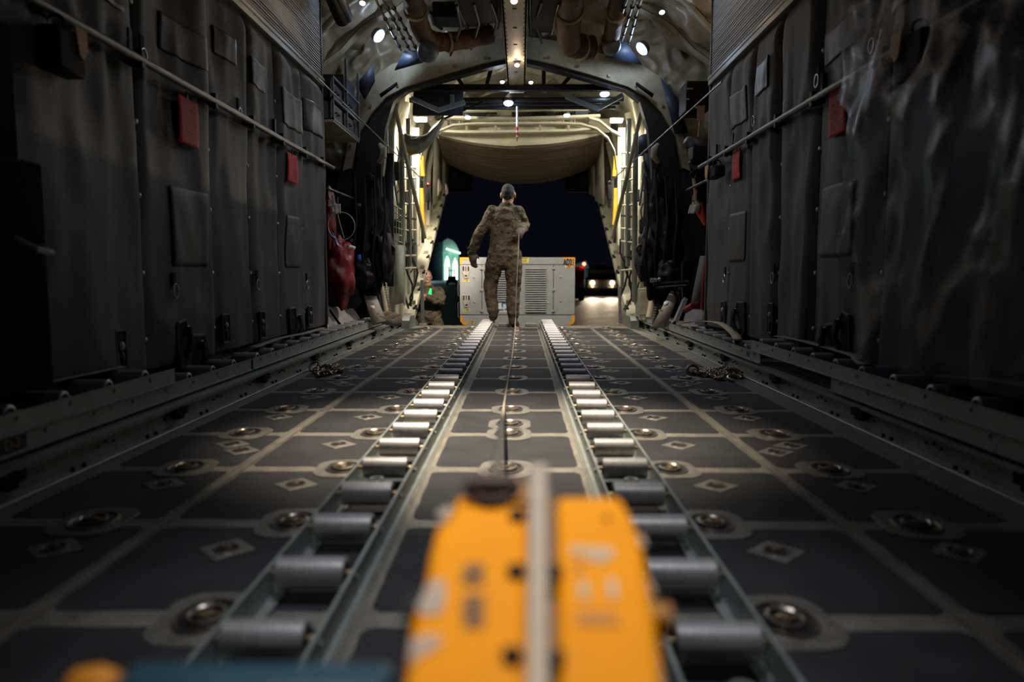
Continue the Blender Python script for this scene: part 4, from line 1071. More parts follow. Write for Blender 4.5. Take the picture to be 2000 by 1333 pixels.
# wire hoop
t = thing('wire_loop', 'thin pale wire loop hanging over the red bag', 'wire', P(667,442,6.5))
m = MB(); m.torus(frame(P(667,442,6.5), (1,.1,0), (0,0,1)), .115, .0035, 40, 6, 0, 1, 1.05); wpart(m, 'loop', 'strip', t)
m = MB(); m.tube([P(655,395,6.5), P(662,430,6.5), P(672,465,6.5)], .003, 6); wpart(m, 'tail', 'strip', t)
for i, (px, py, w, h, lb) in enumerate(((647,397,.055,.06,'pale yellowish paper tag hanging above the red bag'),(660,408,.05,.085,'white paper tag hanging beside the wire loop'),(653,409,.03,.04,'small white tag tucked between the two larger tags'))):
    t = thing('paper_tag', lb, 'tag', P(px,py,6.45), 0, 'paper tags')
    m = MB(); m.grid(lambda u, v: ((u-.5)*w, .008*math.sin(3*u+v), (v-.5)*h), 5, 5); m.build('sheet', mat('aged_paper', (.42,.38,.3), .8) if i == 0 else M_['white'], t, solid=.002)
    m = MB(); m.cyl((0,0,h/2), (0,.01,h/2+.06), .002, 6); m.build('string', M_['strip'], t)
pipe('grey_pole', 'short grey horizontal pole above the paper tags', [P(640,368,6.5), P(697,391,7.2)], .011, 'pipe', 'pole')
m = MB(); m.tube([P(648,455,6.55), P(655,470,6.5), P(661,482,6.5)], .012, 8); tag(m.build('blue_bottle_strap', mat('shiny_blue_foil', (.03,.08,.3), .25)), 'shiny blue cord in front of the red bag', 'cord')
t = thing('water_can', 'tiny bright blue cap beside the red bag', 'cap', P(701,503,6.9)); m = MB(); m.lathe([(.018,-.02),(.02,0),(.018,.025),(.0,.027)], None, 12); m.build('cap', mat('blue_cap', (.02,.12,.6), .4), t)
# black gear bundles
for s, cx, nm in ((-1, 722, 'left'), (1, 1292, 'right')):
    c = P(cx, 470, 7.25)
    t = thing('black_gear_bundle', f'tall black bundle of gear hanging beside the {nm} side of the ramp frame', 'gear bundle', c, 0, 'black gear bundles')
    wpart(lump(c, (.19,.14,.56), 3+s, .4, (30, 34), 3), 'bundle', 'black', t, subsurf=1)
    wpart(lump(P(cx+s*-28, 500, 7.15), (.10,.09,.24), 8+s, .4), 'side_pouch', 'blackm', t, subsurf=1)
    wpart(lump(P(cx+s*10, 535, 7.1), (.11,.10,.13), 12+s, .4), 'lower_pouch', 'blackm', t, subsurf=1)
    for k in range(4):
        px = cx-30+k*19
        m = MB(); m.tube([P(px,345,7.1), P(px+4,430,7.02), P(px-3,500,7.02), P(px+2,560,7.08)], .012, 6, flat=.3); wpart(m, 'strap', 'blackm', t)
    m = MB(); m.torus(frame(P(cx+s*-40,487,7.1), (1,0,0), (0,0,1)), .04, .012, 18, 8); wpart(m, 'valve_ring', 'dkpipe', t)
    for dx, py in ((-20,400),(8,455),(-34,470)):
        m = MB(); m.box(tuple(P(cx+dx,py,7.05)), (.03,.02,.02)); m.box(tuple(P(cx+dx,py,7.04)), (.012,.02,.03)); wpart(m, 'buckle', 'pipe', t)
pipe('black_stay', 'black vertical stay tube in front of the right gear bundle', [P(1280,330,7.2), P(1280,560,7.2)], .016, 'dkpipe')
t = thing('folding_bracket', 'black folding bracket table beside the right gear bundle', 'bracket', P(1310,552,7.0))
m = MB(); m.tube([P(1276,556,7.0), P(1345,551,7.0)], .018, 8); wpart(m, 'bar', 'blackm', t)
m = MB(); m.tube([P(1282,562,7.0), P(1340,558,6.9)], .012, 8); m.tube([P(1315,550,7.0), P(1318,575,7.0), P(1328,600,7.0)], .009, 8); wpart(m, 'leg', 'blackm', t)
m = MB(); m.cyl(P(1270,548,7.0), P(1282,548,7.0), .022, 12); m.ball(P(1288,546,6.98), .02, 10, 6); wpart(m, 'pivot', 'pipe', t)
# lower clutter left
t = thing('grey_kit_bag', 'grey crumpled kit bag on the floor edge at the end of the left wall', 'bag', P(672,625,7.0))
def drape(pts4, depth, seed):
    a, b, c_, d_ = pts4
    def fn(u, v):
        p = a.lerp(b, u).lerp(d_.lerp(c_, u), v); k = math.sin(PI*u)**.6*math.sin(PI*v)**.6
        return p+Vector((0, -depth*k-.05*noise.noise(p*7+Vector((seed,0,0))), .02*noise.noise(p*9)))
    m = MB(); m.grid(fn, 24, 18); return m
wpart(drape([P(640,652,6.6), P(712,640,7.3), P(688,605,7.3), P(640,600,6.7)], .14, 3), 'cover', mat('grey_bag_cloth', (.34,.325,.32), .7, var=.3, bump=.5, bscale=20), t, solid=.02)
m = MB(); m.tube([P(644,606,6.5), P(655,622,6.42), P(668,640,6.45), P(680,648,6.6)], .014, 6, flat=.3); wpart(m, 'strap', 'black', t)
t = thing('slanted_panel', 'brown-grey slanted panel with a white label leaning left of the ramp', 'panel', P(725,610,7.7))
m = MB(); m.add([P(708,572,7.2), P(728,564,7.25), P(754,628,7.0), P(728,634,6.9)], [(0,1,2,3)]); wpart(m, 'panel', mat('brown_grey_panel', (.24,.20,.17), .6), t, solid=.03)
m = MB(); m.add([P(722,598,6.98), P(731,597,6.98), P(733,603,6.95), P(723,604,6.95)], [(0,1,2,3)]); wpart(m, 'white_label', 'white', t, solid=.004)
m = MB(); m.box(tuple(P(739,613,6.92)), (.03,.02,.02)); wpart(m, 'yellow_tag', 'yel', t)
for s, nm in ((-1,'left'),(1,'right')):
    t = thing('ribbed_jack', f'slanted ribbed sage jack tube low beside the {nm} frame', 'jack', P(mir(752,s),590,8.0), 0, 'ribbed jacks')
    a, b = P(mir(743,s),545,7.45), P(mir(758,s),622,7.3)
    m = MB(); m.cyl(a, b, .035, 12); wpart(m, 'tube', 'creamdk', t)
    m = MB()
    for k in range(16):
        p = a.lerp(b, (k+.5)/16)+Vector((.035,-.02,0)); m.box(tuple(p), (.03,.02,.012))
    wpart(m, 'rack_teeth', 'sage', t)
t = thing('webbing_heap', 'heap of tan webbing straps at the left corner of the ramp', 'straps', P(765,625,7.6))
for k in range(6):
    pts = [P(728+j*14, 628-5*math.sin(j*1.5+k)-k*2, 7.0+.05*k) for j in range(5)]
    q = []
    m = MB(); m.tube(pts, [(.03,.006)]*5, 8, up=(0,0,1)); wpart(m, 'strap', 'tan' if k % 2 else 'strap', t)
# lower clutter right
t = thing('slanted_beam', 'grey slanted ramp support arm with a yellow tag on the right', 'arm', P(1295,600,7.4))
m = MB(); m.add([P(1312,565,7.1), P(1332,560,7.15), P(1302,638,6.85), P(1272,640,6.85)], [(0,1,2,3)]); wpart(m, 'arm', mat('warm_grey_arm', (.25,.225,.20), .55), t, solid=.05)
m = MB(); m.add([P(1297,590,6.9), P(1307,588,6.9), P(1305,597,6.88), P(1296,598,6.88)], [(0,1,2,3)]); wpart(m, 'white_label', 'white', t, solid=.004)
m = MB(); m.box(tuple(P(1291,607,6.84)), (.035,.02,.02)); wpart(m, 'yellow_tag', 'yel', t)
beam('lower_strut', 'second grey strut lying low beside the slanted arm on the right', P(1338,585,6.9), P(1318,632,6.75), .06, .04, 'slate', None, 'strut')
t = thing('grey_duffel', 'grey bag with dark red band lying at the end of the right wall', 'bag', P(1352,622,6.8))
wpart(drape([P(1330,648,6.6), P(1386,650,6.4), P(1384,598,6.5), P(1345,596,6.9)], .14, 9), 'bag_body', mat('blue_grey_cloth', (.075,.075,.095), .7, bump=.5, bscale=25), t, solid=.02)
m = MB(); m.tube([P(1338,606,6.5), P(1352,598,6.42), P(1362,596,6.45)], .03, 8); wpart(m, 'red_band', 'redbag', t)
quad('folded_seat', [P(1352,600,6.7), P(1368,600,6.6), P(1384,500,6.5), P(1372,500,6.6)], 'canvasdk', 'grey folded seat webbing against the end of the right wall', 'seat', .05)
pipe('red_strap', 'dark red strap along the edge of the folded seat', [P(1372,605,6.5), P(1374,560,6.45), P(1381,500,6.4)], .018, 'redbag', 'strap')
t = thing('orange_streamer', 'orange and red cone of cloth hung on the right pole', 'streamer', P(1362,405,6.6))
m = MB(); a, b = P(1362,398,6.6), P(1377,440,6.6); m.tube([a, a.lerp(b,.5), b], [.05,.035,.012], 12); wpart(m, 'cone', 'orangecloth', t)
m = MB(); m.tube([P(1356,396,6.58), P(1361,404,6.56), P(1363,414,6.56)], [.03,.035,.02], 10); wpart(m, 'tan_end', 'tan', t)
pipe('grey_pole', 'short grey pole carrying the orange cone of cloth', [P(1341,372,7.0), P(1386,350,6.3)], .012, 'pipe', 'pole')
t = thing('paper_tag', 'white paper tag hanging below the orange cone on the right', 'tag', P(1352,409,6.5), 0, 'paper tags')
m = MB(); m.grid(lambda u, v: ((u-.5)*.055+(v-.5)*.02, .008*math.sin(3*u+v), (v-.5)*.075), 5, 5); m.build('sheet', M_['white'], t, solid=.002)
m = MB(); m.cyl((0,0,.03), (0,.01,.12), .002, 6); m.build('string', M_['strip'], t)
t = thing('hanging_buckle', 'steel buckle on a tan strap hanging at the right of the frame', 'buckle', P(1354,342,6.8))
m = MB(); m.torus(frame(P(1354,342,6.8), (1,0,0), (0,0,1)), .028, .007, 16, 6); wpart(m, 'buckle', 'dkpipe', t)
m = MB(); m.tube([P(1354,348,6.8), P(1358,372,6.75), P(1357,392,6.7)], .016, 8, flat=.3); wpart(m, 'strap', 'tan', t)
t = thing('control_box', 'black control box high on the right, with small pale labels', 'box', P(1360,190,6.7))
m = MB(); m.box((0,.1,0), (.2,.3,.26)); m.build('case', M_['blackm'], t, bevel=.012)
for dx, dz in ((-.07,.06),(-.095,-.03),(.0,-.10)):
    m = MB(); m.box((dx,-.055,dz), (.045,.008,.014)); m.build('label', mat('pale_label', (.5,.42,.38), .6), t)
t = thing('card_tag', 'pinkish card hanging below the black control box on the right', 'tag', P(1369,221,6.5)); m = MB(); m.box((0,0,0), (.065,.004,.125)); m.build('sheet', mat('pink_card', (.42,.25,.18), .7), t)
m = MB(); m.cyl((-.01,0,-.06),(-.02,0,-.2),.004,6); m.cyl((.01,0,-.06),(.03,0,-.2),.004,6); m.build('string', M_['pipe'], t)
t = thing('blue_pouch_box', 'pale blue box edge with straps under the pink card', 'box', P(1352,278,6.7)); m = MB(); m.box((0,0,0), (.13,.14,.05), 0, Matrix.Rotation(.35,4,'Y')); m.build('case', M_['bluegrey'], t, bevel=.01)
m = MB(); m.box((.07,.02,-.1), (.16,.2,.12)); m.build('dark_base', M_['blackm'], t, bevel=.01)
quad('blue_grey_plate', [P(1247,266,8.0), P(1272,258,8.0), P(1277,302,8.0), P(1247,305,8.0)], 'navy', 'dark blue-grey plate between the pipes on the right', 'plate', .04)
for s, nm in ((-1,'left'),(1,'right')):
    t = thing('door_bubble', f'pale curved hose end beside the {nm} seal', 'hose', P(mir(747,s),300,7.45), 0, 'pale hose ends')
    m = MB(); m.tube([P(mir(741,s),282,7.45), P(mir(748,s),292,7.42), P(mir(749,s),305,7.42), P(mir(740,s),318,7.45)], [.02,.035,.035,.02], 10); wpart(m, 'hose', 'creamdk', t)
t = thing('pipe_cluster', 'dark bundle of boxes and lines between pipes at the upper left of the roof', 'bundle', P(655,20,5.9))
m = MB(); m.tube([P(640,-30,5.6), P(668,38,6.2)], .06, 14); m.tube([P(652,-30,5.6), P(677,34,6.2)], .05, 14); wpart(m, 'duct_pair', 'blackm', t)

# ================================================================ CHAINS
def chain(name, label, c, spread, n, seed, hook=True, group=None):
    rr = random.Random(seed); t = thing(name, label, 'chain', c, 0, group)
    m = MB(); p = Vector((-spread[0], 0, .012)); a = .3
    pts = []
    for i in range(n):
        u = i/n
        p = Vector((spread[0]*math.sin(u*23+seed)*(.55+.45*math.sin(u*7)), spread[1]*math.sin(u*31+1+seed)*(.6+.4*math.cos(u*11)), .011+.05*(u)*abs(math.sin(u*40))*(.4+.6*math.cos(u*3)**2)))
        d = Vector((math.cos(i*2.4+seed), math.sin(i*2.4+seed), rr.uniform(-.5,.5))).normalized()
        w = Vector((rr.uniform(-1,1), rr.uniform(-1,1), rr.uniform(-1,1)))
        m.torus(frame(p, d, w), .0105, .0034, 12, 5, 0, 1.4, .85)
    m.build('links', M_['chain'], t)
    if hook:
        m = MB(); m.torus(frame((-spread[0]*.9, spread[1]*.2, .03), (1,0,0), (0,.5,1)), .034, .009, 22, 8, 0, 1, 1, .75); m.cyl((-spread[0]*.9+.03, 0, .03), (-spread[0]*.6, -.02, .025), .009, 8); m.build('hook', M_['chain'], t)
        m = MB(); m.torus(frame((spread[0]*.35, -spread[1]*1.15, .02), (1,0,0), (0,1,.3)), .038, .010, 22, 8, 0, 1, 1, .7); m.build('hook', M_['chain'], t)
    return t
gch = 'heaps of tie-down chain'
chain('tie_down_chain', 'heap of tarnished tie-down chain against the left cargo rail', PZ(630, 730, 0)+Vector((.02,.05,.0)), (.10,.19), 290, 1, True, gch)
chain('tie_down_chain', 'heap of tarnished tie-down chain with hook against the right cargo rail', PZ(1409, 738, 0)+Vector((-.02,.05,.0)), (.145,.19), 330, 5, True, gch)
# ================================================================ PEOPLE
def remesh(o, vox, smooth=6, disp=0, dscale=.08):
    q = o.modifiers.new('remesh', 'REMESH'); q.mode = 'VOXEL'; q.voxel_size = vox; q.use_smooth_shade = True
    q = o.modifiers.new('smooth', 'SMOOTH'); q.factor = .5; q.iterations = smooth
    if disp:
        tx = bpy.data.textures.new('cloth_folds', 'CLOUDS'); tx.noise_scale = dscale; tx.noise_depth = 2
        q = o.modifiers.new('folds', 'DISPLACE'); q.texture = tx; q.strength = disp; q.mid_level = .5; q.texture_coords = 'LOCAL'
    return o
def limb(m, pts, rs, seg=14, up=(1,0,0)):
    m.tube(pts, rs, seg, up=up)
    for p, r in ((pts[0], rs[0]), (pts[-1], rs[-1])):
        r = r if isinstance(r, tuple) else (r, r)
        m.ball(tuple(p), (r[0]*.98, r[1]*.98, min(r)*.98), 14, 10)
def hand(m, wrist, d, palmn, size=.185, curl=.5, thumb_side=1, th=1.0):
    """five-fingered hand: d direction from wrist, palmn palm normal"""
    d = Vector(d).normalized(); n = Vector(palmn); n = (n-d*n.dot(d)).normalized(); s = d.cross(n)*thumb_side
    w = Vector(wrist); L = size*.5
    pts = [w, w+d*L*.5, w+d*L]
    m.tube(pts, [(.030*th,.020*th),(.040*th,.019*th),(.041*th,.016*th)], 12, up=s)
    m.ball(tuple(w+d*L), (.03,.03,.02), 10, 8)
    for k, (o, fl) in enumerate(((.030,.90),(.010,1.0),(-.011,.93),(-.030,.74))):
        b = w+d*L*.92+s*o; l = size*.5*fl; p = [b]
        ang = 0; cur = b
        for j, seg in enumerate((.45,.32,.23)):
            ang += curl*(.6+.25*j); dd = d*math.cos(ang)+n*math.sin(ang)
            cur = cur+dd*l*seg; p.append(cur)
        m.tube(p, [.0095*th,.009*th,.008*th,.007*th], 8); m.ball(tuple(p[-1]), .007, 8, 6)
    b = w+d*L*.25+s*.028; td = (d*.7+s*.7+n*.25).normalized(); p1 = b+td*.038; p2 = p1+(td*.6+d*.4+n*.5*curl).normalized()*.03
    m.tube([b, p1, p2], [.013*th,.0105*th,.008*th], 8); m.ball(tuple(p2), .008, 8, 6)
def head(m, c, fwd, up=(0,0,1), k=1.0):
    """skull, jaw, nose, ears; c = centre of head"""
    f = Vector(fwd).normalized(); u = Vector(up); u = (u-f*u.dot(f)).normalized(); r = f.cross(u)
    M = Matrix((r, f, u)).transposed().to_4x4(); M.translation = c
    m.ball((0,-.010,.022), (.076*k,.096*k,.092*k), 22, 16, 0, M)
    m.ball((0,.030,-.045), (.060*k,.066*k,.070*k), 18, 12, 0, M)
    m.ball((0,.058,-.088), (.030,.026,.022), 12, 8, 0, M)
    m.ball((0,.094,-.012), (.013,.022,.028), 10, 8, 0, M); m.ball((0,.106,-.028), (.017,.014,.012), 10, 8, 0, M)
    for s in (-1, 1):
        m.ball((s*.079,-.008,-.012), (.012,.022,.034), 10, 10, 0, M)
        m.ball((s*.032,.074,.025), (.024,.012,.010), 10, 8, 0, M)
        m.ball((s*.036,.066,-.032), (.024,.020,.022), 10, 8, 0, M)
    m.ball((0,.086,-.058), (.026,.010,.007), 10, 6, 0, M); m.ball((0,.084,-.070), (.022,.010,.007), 10, 6, 0, M)
    return M
# ---------------- man with his back to the camera
def J(px, py, dy=0.): return P(px, py, 8.5+dy)
man = MB()
M = head(man, J(992.5,380,.02), (.12,1,-.12))
limb(man, [J(990,406,.0), J(991,394,.01), J(992,386,.01)], [.066,.060,.058])
limb(man, [J(984,500), J(985,470), J(986,440), J(988,415)], [(.13,.095),(.125,.09),(.14,.10),(.12,.08)])
AL = [J(963,413,0), J(950,436,-.02), J(933,461,-.05), J(927,478,-.01), J(922,495,.04)]
AR = [J(1011,414,.0), J(1019,428,.09), J(1025,440,.17), J(1022,445,.05), J(1018,450,-.08)]
limb(man, AL, [.052,.046,.040,.036,.028]); limb(man, AR, [.052,.046,.042,.038,.030])
LL = [J(970,498), J(964,528,.03), J(958,557,.05), J(960,585,.0), J(964,612,-.05)]
LR = [J(1001,498), J(1003,530,-.01), J(1003,560,.02), J(1002,590,-.02), J(1002,619,-.05)]
limb(man, LL, [.085,.078,.055,.052,.038]); limb(man, LR, [.085,.078,.055,.052,.038])
limb(man, [LL[-1], J(963,619,-.06), J(962,621,.10)], [.036,.035,.028]); limb(man, [LR[-1], J(1002,631,-.06), J(1006,633,.11)], [.036,.036,.028])
hd = (AL[-1]-AL[-2]).normalized()
hand(man, AL[-1], (.12,.05,-1), (.3,1,0), .18, .28, 1, .8)
hand(man, AR[-1], (-.25,-.6,-.75), (-1,.4,-.2), .17, 1.1, -1, .8)
p1 = man.build('person', M_['skin']); remesh(p1, .0065, 3)
tag(p1, 'person in camouflage uniform seen from behind, stepping and holding the cable on the ramp', 'person')
def child(m, nm, mt, par, vox=.010, sm=4, disp=0, ds=.08):
    o = m.build(nm, M_[mt], par); 
    if vox: remesh(o, vox, sm, disp, ds)
    return o
jk = MB()
limb(jk, [J(984,496), J(985,484), J(985,466), J(985,446), J(986,428), J(988,414), J(990,405)], [(.172,.13),(.168,.128),(.165,.128),(.172,.132),(.18,.13),(.165,.108),(.085,.078)], 20)
limb(jk, AL, [.074,.069,.062,.058,.052]); limb(jk, AR, [.074,.070,.064,.060,.052])
jk.torus(frame(J(991,401,.005), (1,0,0), (0,1,.35)), .068, .014, 20, 8)
for (px, py) in ((985,489),): jk.torus(frame(J(px,py), (1,0,0), (0,1,0)), .165, .012, 24, 8, 0, 1, .78)
child(jk, 'jacket', 'camo', p1, .011, 7, .024, .055)
tr = MB()
limb(tr, [J(985,484), J(985,498), J(985,508)], [(.16,.125),(.165,.13),(.15,.12)], 20)
limb(tr, LL[:4]+[J(963,607,-.03)], [.108,.100,.080,.076,.064]); limb(tr, LR[:4]+[J(1002,616,-.04)], [.108,.100,.082,.078,.068])
tr.torus(frame(J(963,606,-.03), (1,0,0), (0,1,0)), .055, .018, 16, 8); tr.torus(frame(J(1002,613,-.04), (1,0,0), (0,1,0)), .056, .02, 16, 8)
child(tr, 'trousers', 'camo', p1, .011, 3, .030, .06)
for nm, a, pts in (('boot', LL, [J(964,606,-.05), J(964,616,-.06), J(963,619,.0), J(962,621,.14)]), ('boot', LR, [J(1002,614,-.05), J(1002,630,-.06), J(1004,632,.0), J(1008,633.5,.15)])):
    b = MB(); limb(b, pts, [.05,.052,.05,.042]); 
    c0, c1 = pts[1], pts[3]; d = (c1-c0); sole = MB()
    child(b, 'boot', 'boot', p1, .010, 3)
hr = MB(); hr.ball((0,-.018,.034), (.0745,.090,.084), 22, 16, 0, M); hr.ball((0,-.046,.010), (.0745,.068,.066), 16, 12, 0, M); hr.ball((0,-.056,-.024), (.064,.050,.052), 14, 10, 0, M); child(hr, 'hair', 'hair', p1, .008, 2)
gl = MB(); hand(gl, AL[-1]+Vector((0,0,.01)), (.12,.05,-1), (.3,1,0), .20, .28, 1, 1.15)
gl2 = MB()
for p in gl.v: pass
limb(gl, [AL[-1]+Vector((-.0,0,.045)), AL[-1]+Vector((0,0,-.02)), AL[-1]+Vector((.01,0,-.06))], [.05,.046,.047]); child(gl, 'glove', 'glove', p1, .0065, 2)
gl = MB(); limb(gl, [AR[-1]+Vector((.01,.03,.02)), AR[-1]+Vector((-.01,-.02,-.02)), AR[-1]+Vector((-.03,-.06,-.05))], [.044,.05,.04]); hand(gl, AR[-1], (-.25,-.6,-.75), (-1,.4,-.2), .19, 1.1, -1, 1.35); child(gl, 'glove', mat and 'tan' and 'glove', p1, .0065, 2)
cf = MB(); cf.torus(frame(AL[-1]+Vector((0,0,.055)), (1,0,0), (0,1,0)), .05, .012, 18, 8); cf.build('cuff', M_['blackm'], p1)

# ---------------- smiling man outside
def K(px, py, dy=0.): return P(px, py, 12+dy)
G = -1.09
mn = MB()
M2 = head(mn, K(833.5,541,0), (.25,-1,-.10), (.06,0,1))
limb(mn, [K(836,563), K(835,554), K(834,547)], [.066,.060,.058])
limb(mn, [K(840,616), K(840,600), K(839,583), K(838,569)], [(.135,.10),(.13,.095),(.15,.105),(.13,.085)])
BR_ = [K(856,569), K(862,583,-.05), K(861,591,-.1), K(848,588,-.24), K(836,581,-.3)]
BL_ = [K(821,569), K(816,582,-.05), K(815,592,-.08), K(819,590,-.2), K(823,583,-.28)]
for b in (BR_, BL_): limb(mn, b, [.052,.046,.040,.036,.028])
hand(mn, BR_[-1], (-1,-.15,.25), (0,1,-.2), .18, .8, 1); hand(mn, BL_[-1], (.8,-.3,.3), (0,1,0), .18, .9, -1)
Q1 = [K(848,614), Vector((-1.22,11.98,-.55)), Vector((-1.21,12.03,-1.0))]; Q2 = [K(828,614), Vector((-1.55,11.98,-.55)), Vector((-1.57,12.03,-1.0))]
for q in (Q1, Q2):
    limb(mn, q, [.085,.056,.038]); limb(mn, [q[-1], q[-1]+Vector((0,-.02,-.04)), q[-1]+Vector((0,-.18,-.05))], [.036,.036,.03])
p2 = mn.build('person', M_['skin']); remesh(p2, .008, 2)
tag(p2, 'smiling person in camouflage standing outside below the left sill, hands together', 'person')
jk = MB()
limb(jk, [K(840,618), K(840,606), K(840,594), K(839,580), K(838,570), K(837,564)], [(.19,.14),(.178,.135),(.175,.135),(.19,.14),(.175,.12),(.09,.085)], 20)
limb(jk, BR_, [.088,.080,.070,.062,.052]); limb(jk, BL_, [.088,.080,.070,.062,.052]); jk.torus(frame(K(836.5,561), (1,0,0), (0,1,-.3)), .07, .016, 20, 8)
child(jk, 'jacket', 'camo', p2, .013, 3, .03, .07)
tr = MB(); limb(tr, [K(840,610), K(839,620)], [(.175,.13),(.17,.13)], 20)
for q in (Q1, Q2): limb(tr, q, [.115,.085,.07])
child(tr, 'trousers', 'camo', p2, .013, 3, .03, .08)
for q in (Q1, Q2):
    b = MB(); limb(b, [q[-1]+Vector((0,0,.08)), q[-1]+Vector((0,-.01,-.035)), q[-1]+Vector((0,-.2,-.045))], [.055,.05,.042]); child(b, 'boot', 'boot', p2, .012, 2)
hr = MB(); hr.ball((0,-.022,.036), (.079,.092,.086), 22, 16, 0, M2); child(hr, 'hair', 'hair', p2, .008, 2)
for s in (-1, 1):
    e = MB(); e.ball((s*.032,.082,.010), .011, 10, 8, 0, M2); e.build('eye', M_['white'], p2); e = MB(); e.ball((s*.032,.091,.010), .005, 8, 6, 0, M2); e.build('pupil', M_['ink'], p2)
e = MB(); e.tube([M2 @ Vector((-.024,.088,-.058)), M2 @ Vector((0,.096,-.065)), M2 @ Vector((.024,.088,-.058))], .006, 8); e.build('teeth', M_['white'], p2)
t = thing('glow_stick', 'green glowing light clipped to the chest of the smiling person', 'light stick', K(839,571,-.18)); m = MB(); m.tube([(0,0,-.05),(.01,0,.0),(.02,0,.06)], [.03,.024,.012], 10); m.build('tube', M_['lime'], t)
m = MB(); m.tube([(.02,0,.06),(.02,.01,.085)], .008, 8); m.build('clip', M_['blackm'], t)

# ================================================================ CABLE from the winch to the person
hp = J(1013.5,456,-.17)
pts = [P(966,950,.66), P(985.0,792,3.45), P(992,748,4.2), P(1000,700,5.4), P(1004,665,6.9), P(1006,642,8.02)]
pts[1].z = .010; 
for i in range(2, 6): pts[i].z = .008
pts += [J(1007,622,-.25), J(1009,560,-.23), J(1012,500,-.21), hp]
cab = []
for i in range(len(pts)-1):
    for k in range(8): cab.append(pts[i].lerp(pts[i+1], k/8))
cab.append(pts[-1])
m = MB(); m.tube(cab, .0062, 8); o = m.build('winch_cable', M_['rope']); tag(o, 'steel winch cable running from the yellow block to the hand of the person', 'cable')
for px, lb in ((985,'left'),(1037,'right')):
    p = P(px, 634, 8.62)
    t = thing('ramp_stop', f'small grey stop block at the ramp edge, {lb} one of the two', 'stop block', (p.x, 8.62, 0.004), 0, 'stop blocks')
    m = MB(); m.prism([(-.075,0),(.075,0),(.065,.035),(-.065,.035)], frame((0,0,0),(1,0,0),(0,0,1)), -.03, .03); m.build('block', M_['channel'], t, bevel=.004)
    m = MB(); m.bx(-.055,.055,-.02,.02,.035,.04); m.build('pad', M_['strip'], t)

# ================================================================ OUTSIDE
m = MB(); m.add([(-400,-10,G),(400,-10,G),(400,600,G),(-400,600,G)], [(0,1,2,3)]); struct(m.build('ground', M_['asphalt'], smooth=False))
# ramp support poles
for px, y0, y1, nm in ((825,547,636,'left'),(1211,560,636,'right')):
    a, b = P(px-1,y0,9.0), P(px+1,y1,9.0); b.z = -.02 if b.z > -.02 else b.z
    t = thing('support_pole', f'grey support pole standing at the {nm} edge of the ramp', 'pole', b, 0, 'ramp support poles')
    m = MB(); m.cyl((0,0,0), a-b, .021, 12); m.build('tube', M_['pipe'], t)
    m = MB(); m.bx(-.04,.04,-.05,.05,-.02,.03); m.build('foot_plate', M_['creamdk'], t)
# ---- generator cart
gx = [P(898,570,11).x, P(1123,570,11).x]; gz = [P(1000,638,11).z, P(1000,503,11).z]
GW, GH = gx[1]-gx[0], gz[1]-gz[0]
t = thing('generator_cart', 'grey ground generator with louvred doors, orange corner marks and AD21 lettering', 'generator', ((gx[0]+gx[1])/2, 11, gz[0]))
def g(px, py):
    p = P(px, py, 11); return p.x-t.location.x, p.z-t.location.z
FM = frame((0,0,0), (1,0,0), (0,0,1))       # local z = -Y (towards the camera)
def gq(pxs): return [g(*q) for q in pxs]
m = MB(); w2 = GW/2
m.prism([(-w2+.10,0),(w2-.10,0),(w2,.09),(w2,GH),(-w2,GH),(-w2,.09)], FM, -1.7, 0)
m.build('body', M_['gpu'], t, bevel=.006, fixn=True)
m = MB(); m.bx(-w2-.004, w2+.004, -.012, 1.7, GH-.245+.0, GH-.238); 
x_, z_ = g(941,518); 
for (a, b) in (((920,517),(1108,517)), ((920,615),(1123,615))):
    pa, pb = g(*a), g(*b); m.bx(pa[0]-.18, min(pb[0], w2), -.004, 0, pa[1]-.004, pa[1]+.004)
for px in (941,1011,1081):
    pa, pb = g(px,517), g(px,615); m.bx(pa[0]-.004, pa[0]+.004, -.004, 0, pb[1], pa[1])
m.v = m.v[8:]; m.f = [[i-8 for i in f] for f in m.f[6:]]; m.m = m.m[6:]
m.build('seam', M_['ink'], t, smooth=False)
for (xa, xb, ya, yb) in ((955,998,524,590),(1026,1067,523,611)):
    a, b = g(xa, yb), g(xb, ya)
    m = MB(); n = 20 if xb > 1000 else 15
    for k in range(n):
        z = a[1]+(b[1]-a[1])*(k+.5)/n; h = (b[1]-a[1])/n
        m.add([(a[0],-.002,z+h*.42),(b[0],-.002,z+h*.42),(b[0],-.030,z-h*.25),(a[0],-.030,z-h*.25),(b[0],-.002,z-h*.3),(a[0],-.002,z-h*.3)], [(0,1,2,3)[::-1],(3,2,4,5)[::-1]])
    lv = m.build('louvre', M_['gpu'], t, smooth=False)
for px, py in ((941,525),(941,567),(941,608),(1081,525),(1081,567),(1081,608)):
    p = g(px, py); m = MB(); m.box((p[0],-.010,p[1]), (.05,.016,.032)); m.cyl((p[0],-.018,p[1]-.018),(p[0],-.018,p[1]+.018),.009,8); m.build('hinge', M_['strip'], t, bevel=.003)
for px, py in ((926,542),(927,590),(1095,541),(1095,589),(1070,546),(1070,592),(1017,545),(1017,600)):
    p = g(px, py); m = MB(); m.lathe([(.016,0),(.016,.008),(.011,.012),(0,.0125)], frame((p[0],0,p[1]),(1,0,0),(0,0,1)), 14); m.box((p[0],-.014,p[1]), (.006,.012,.028)); m.build('latch', M_['strip'], t)
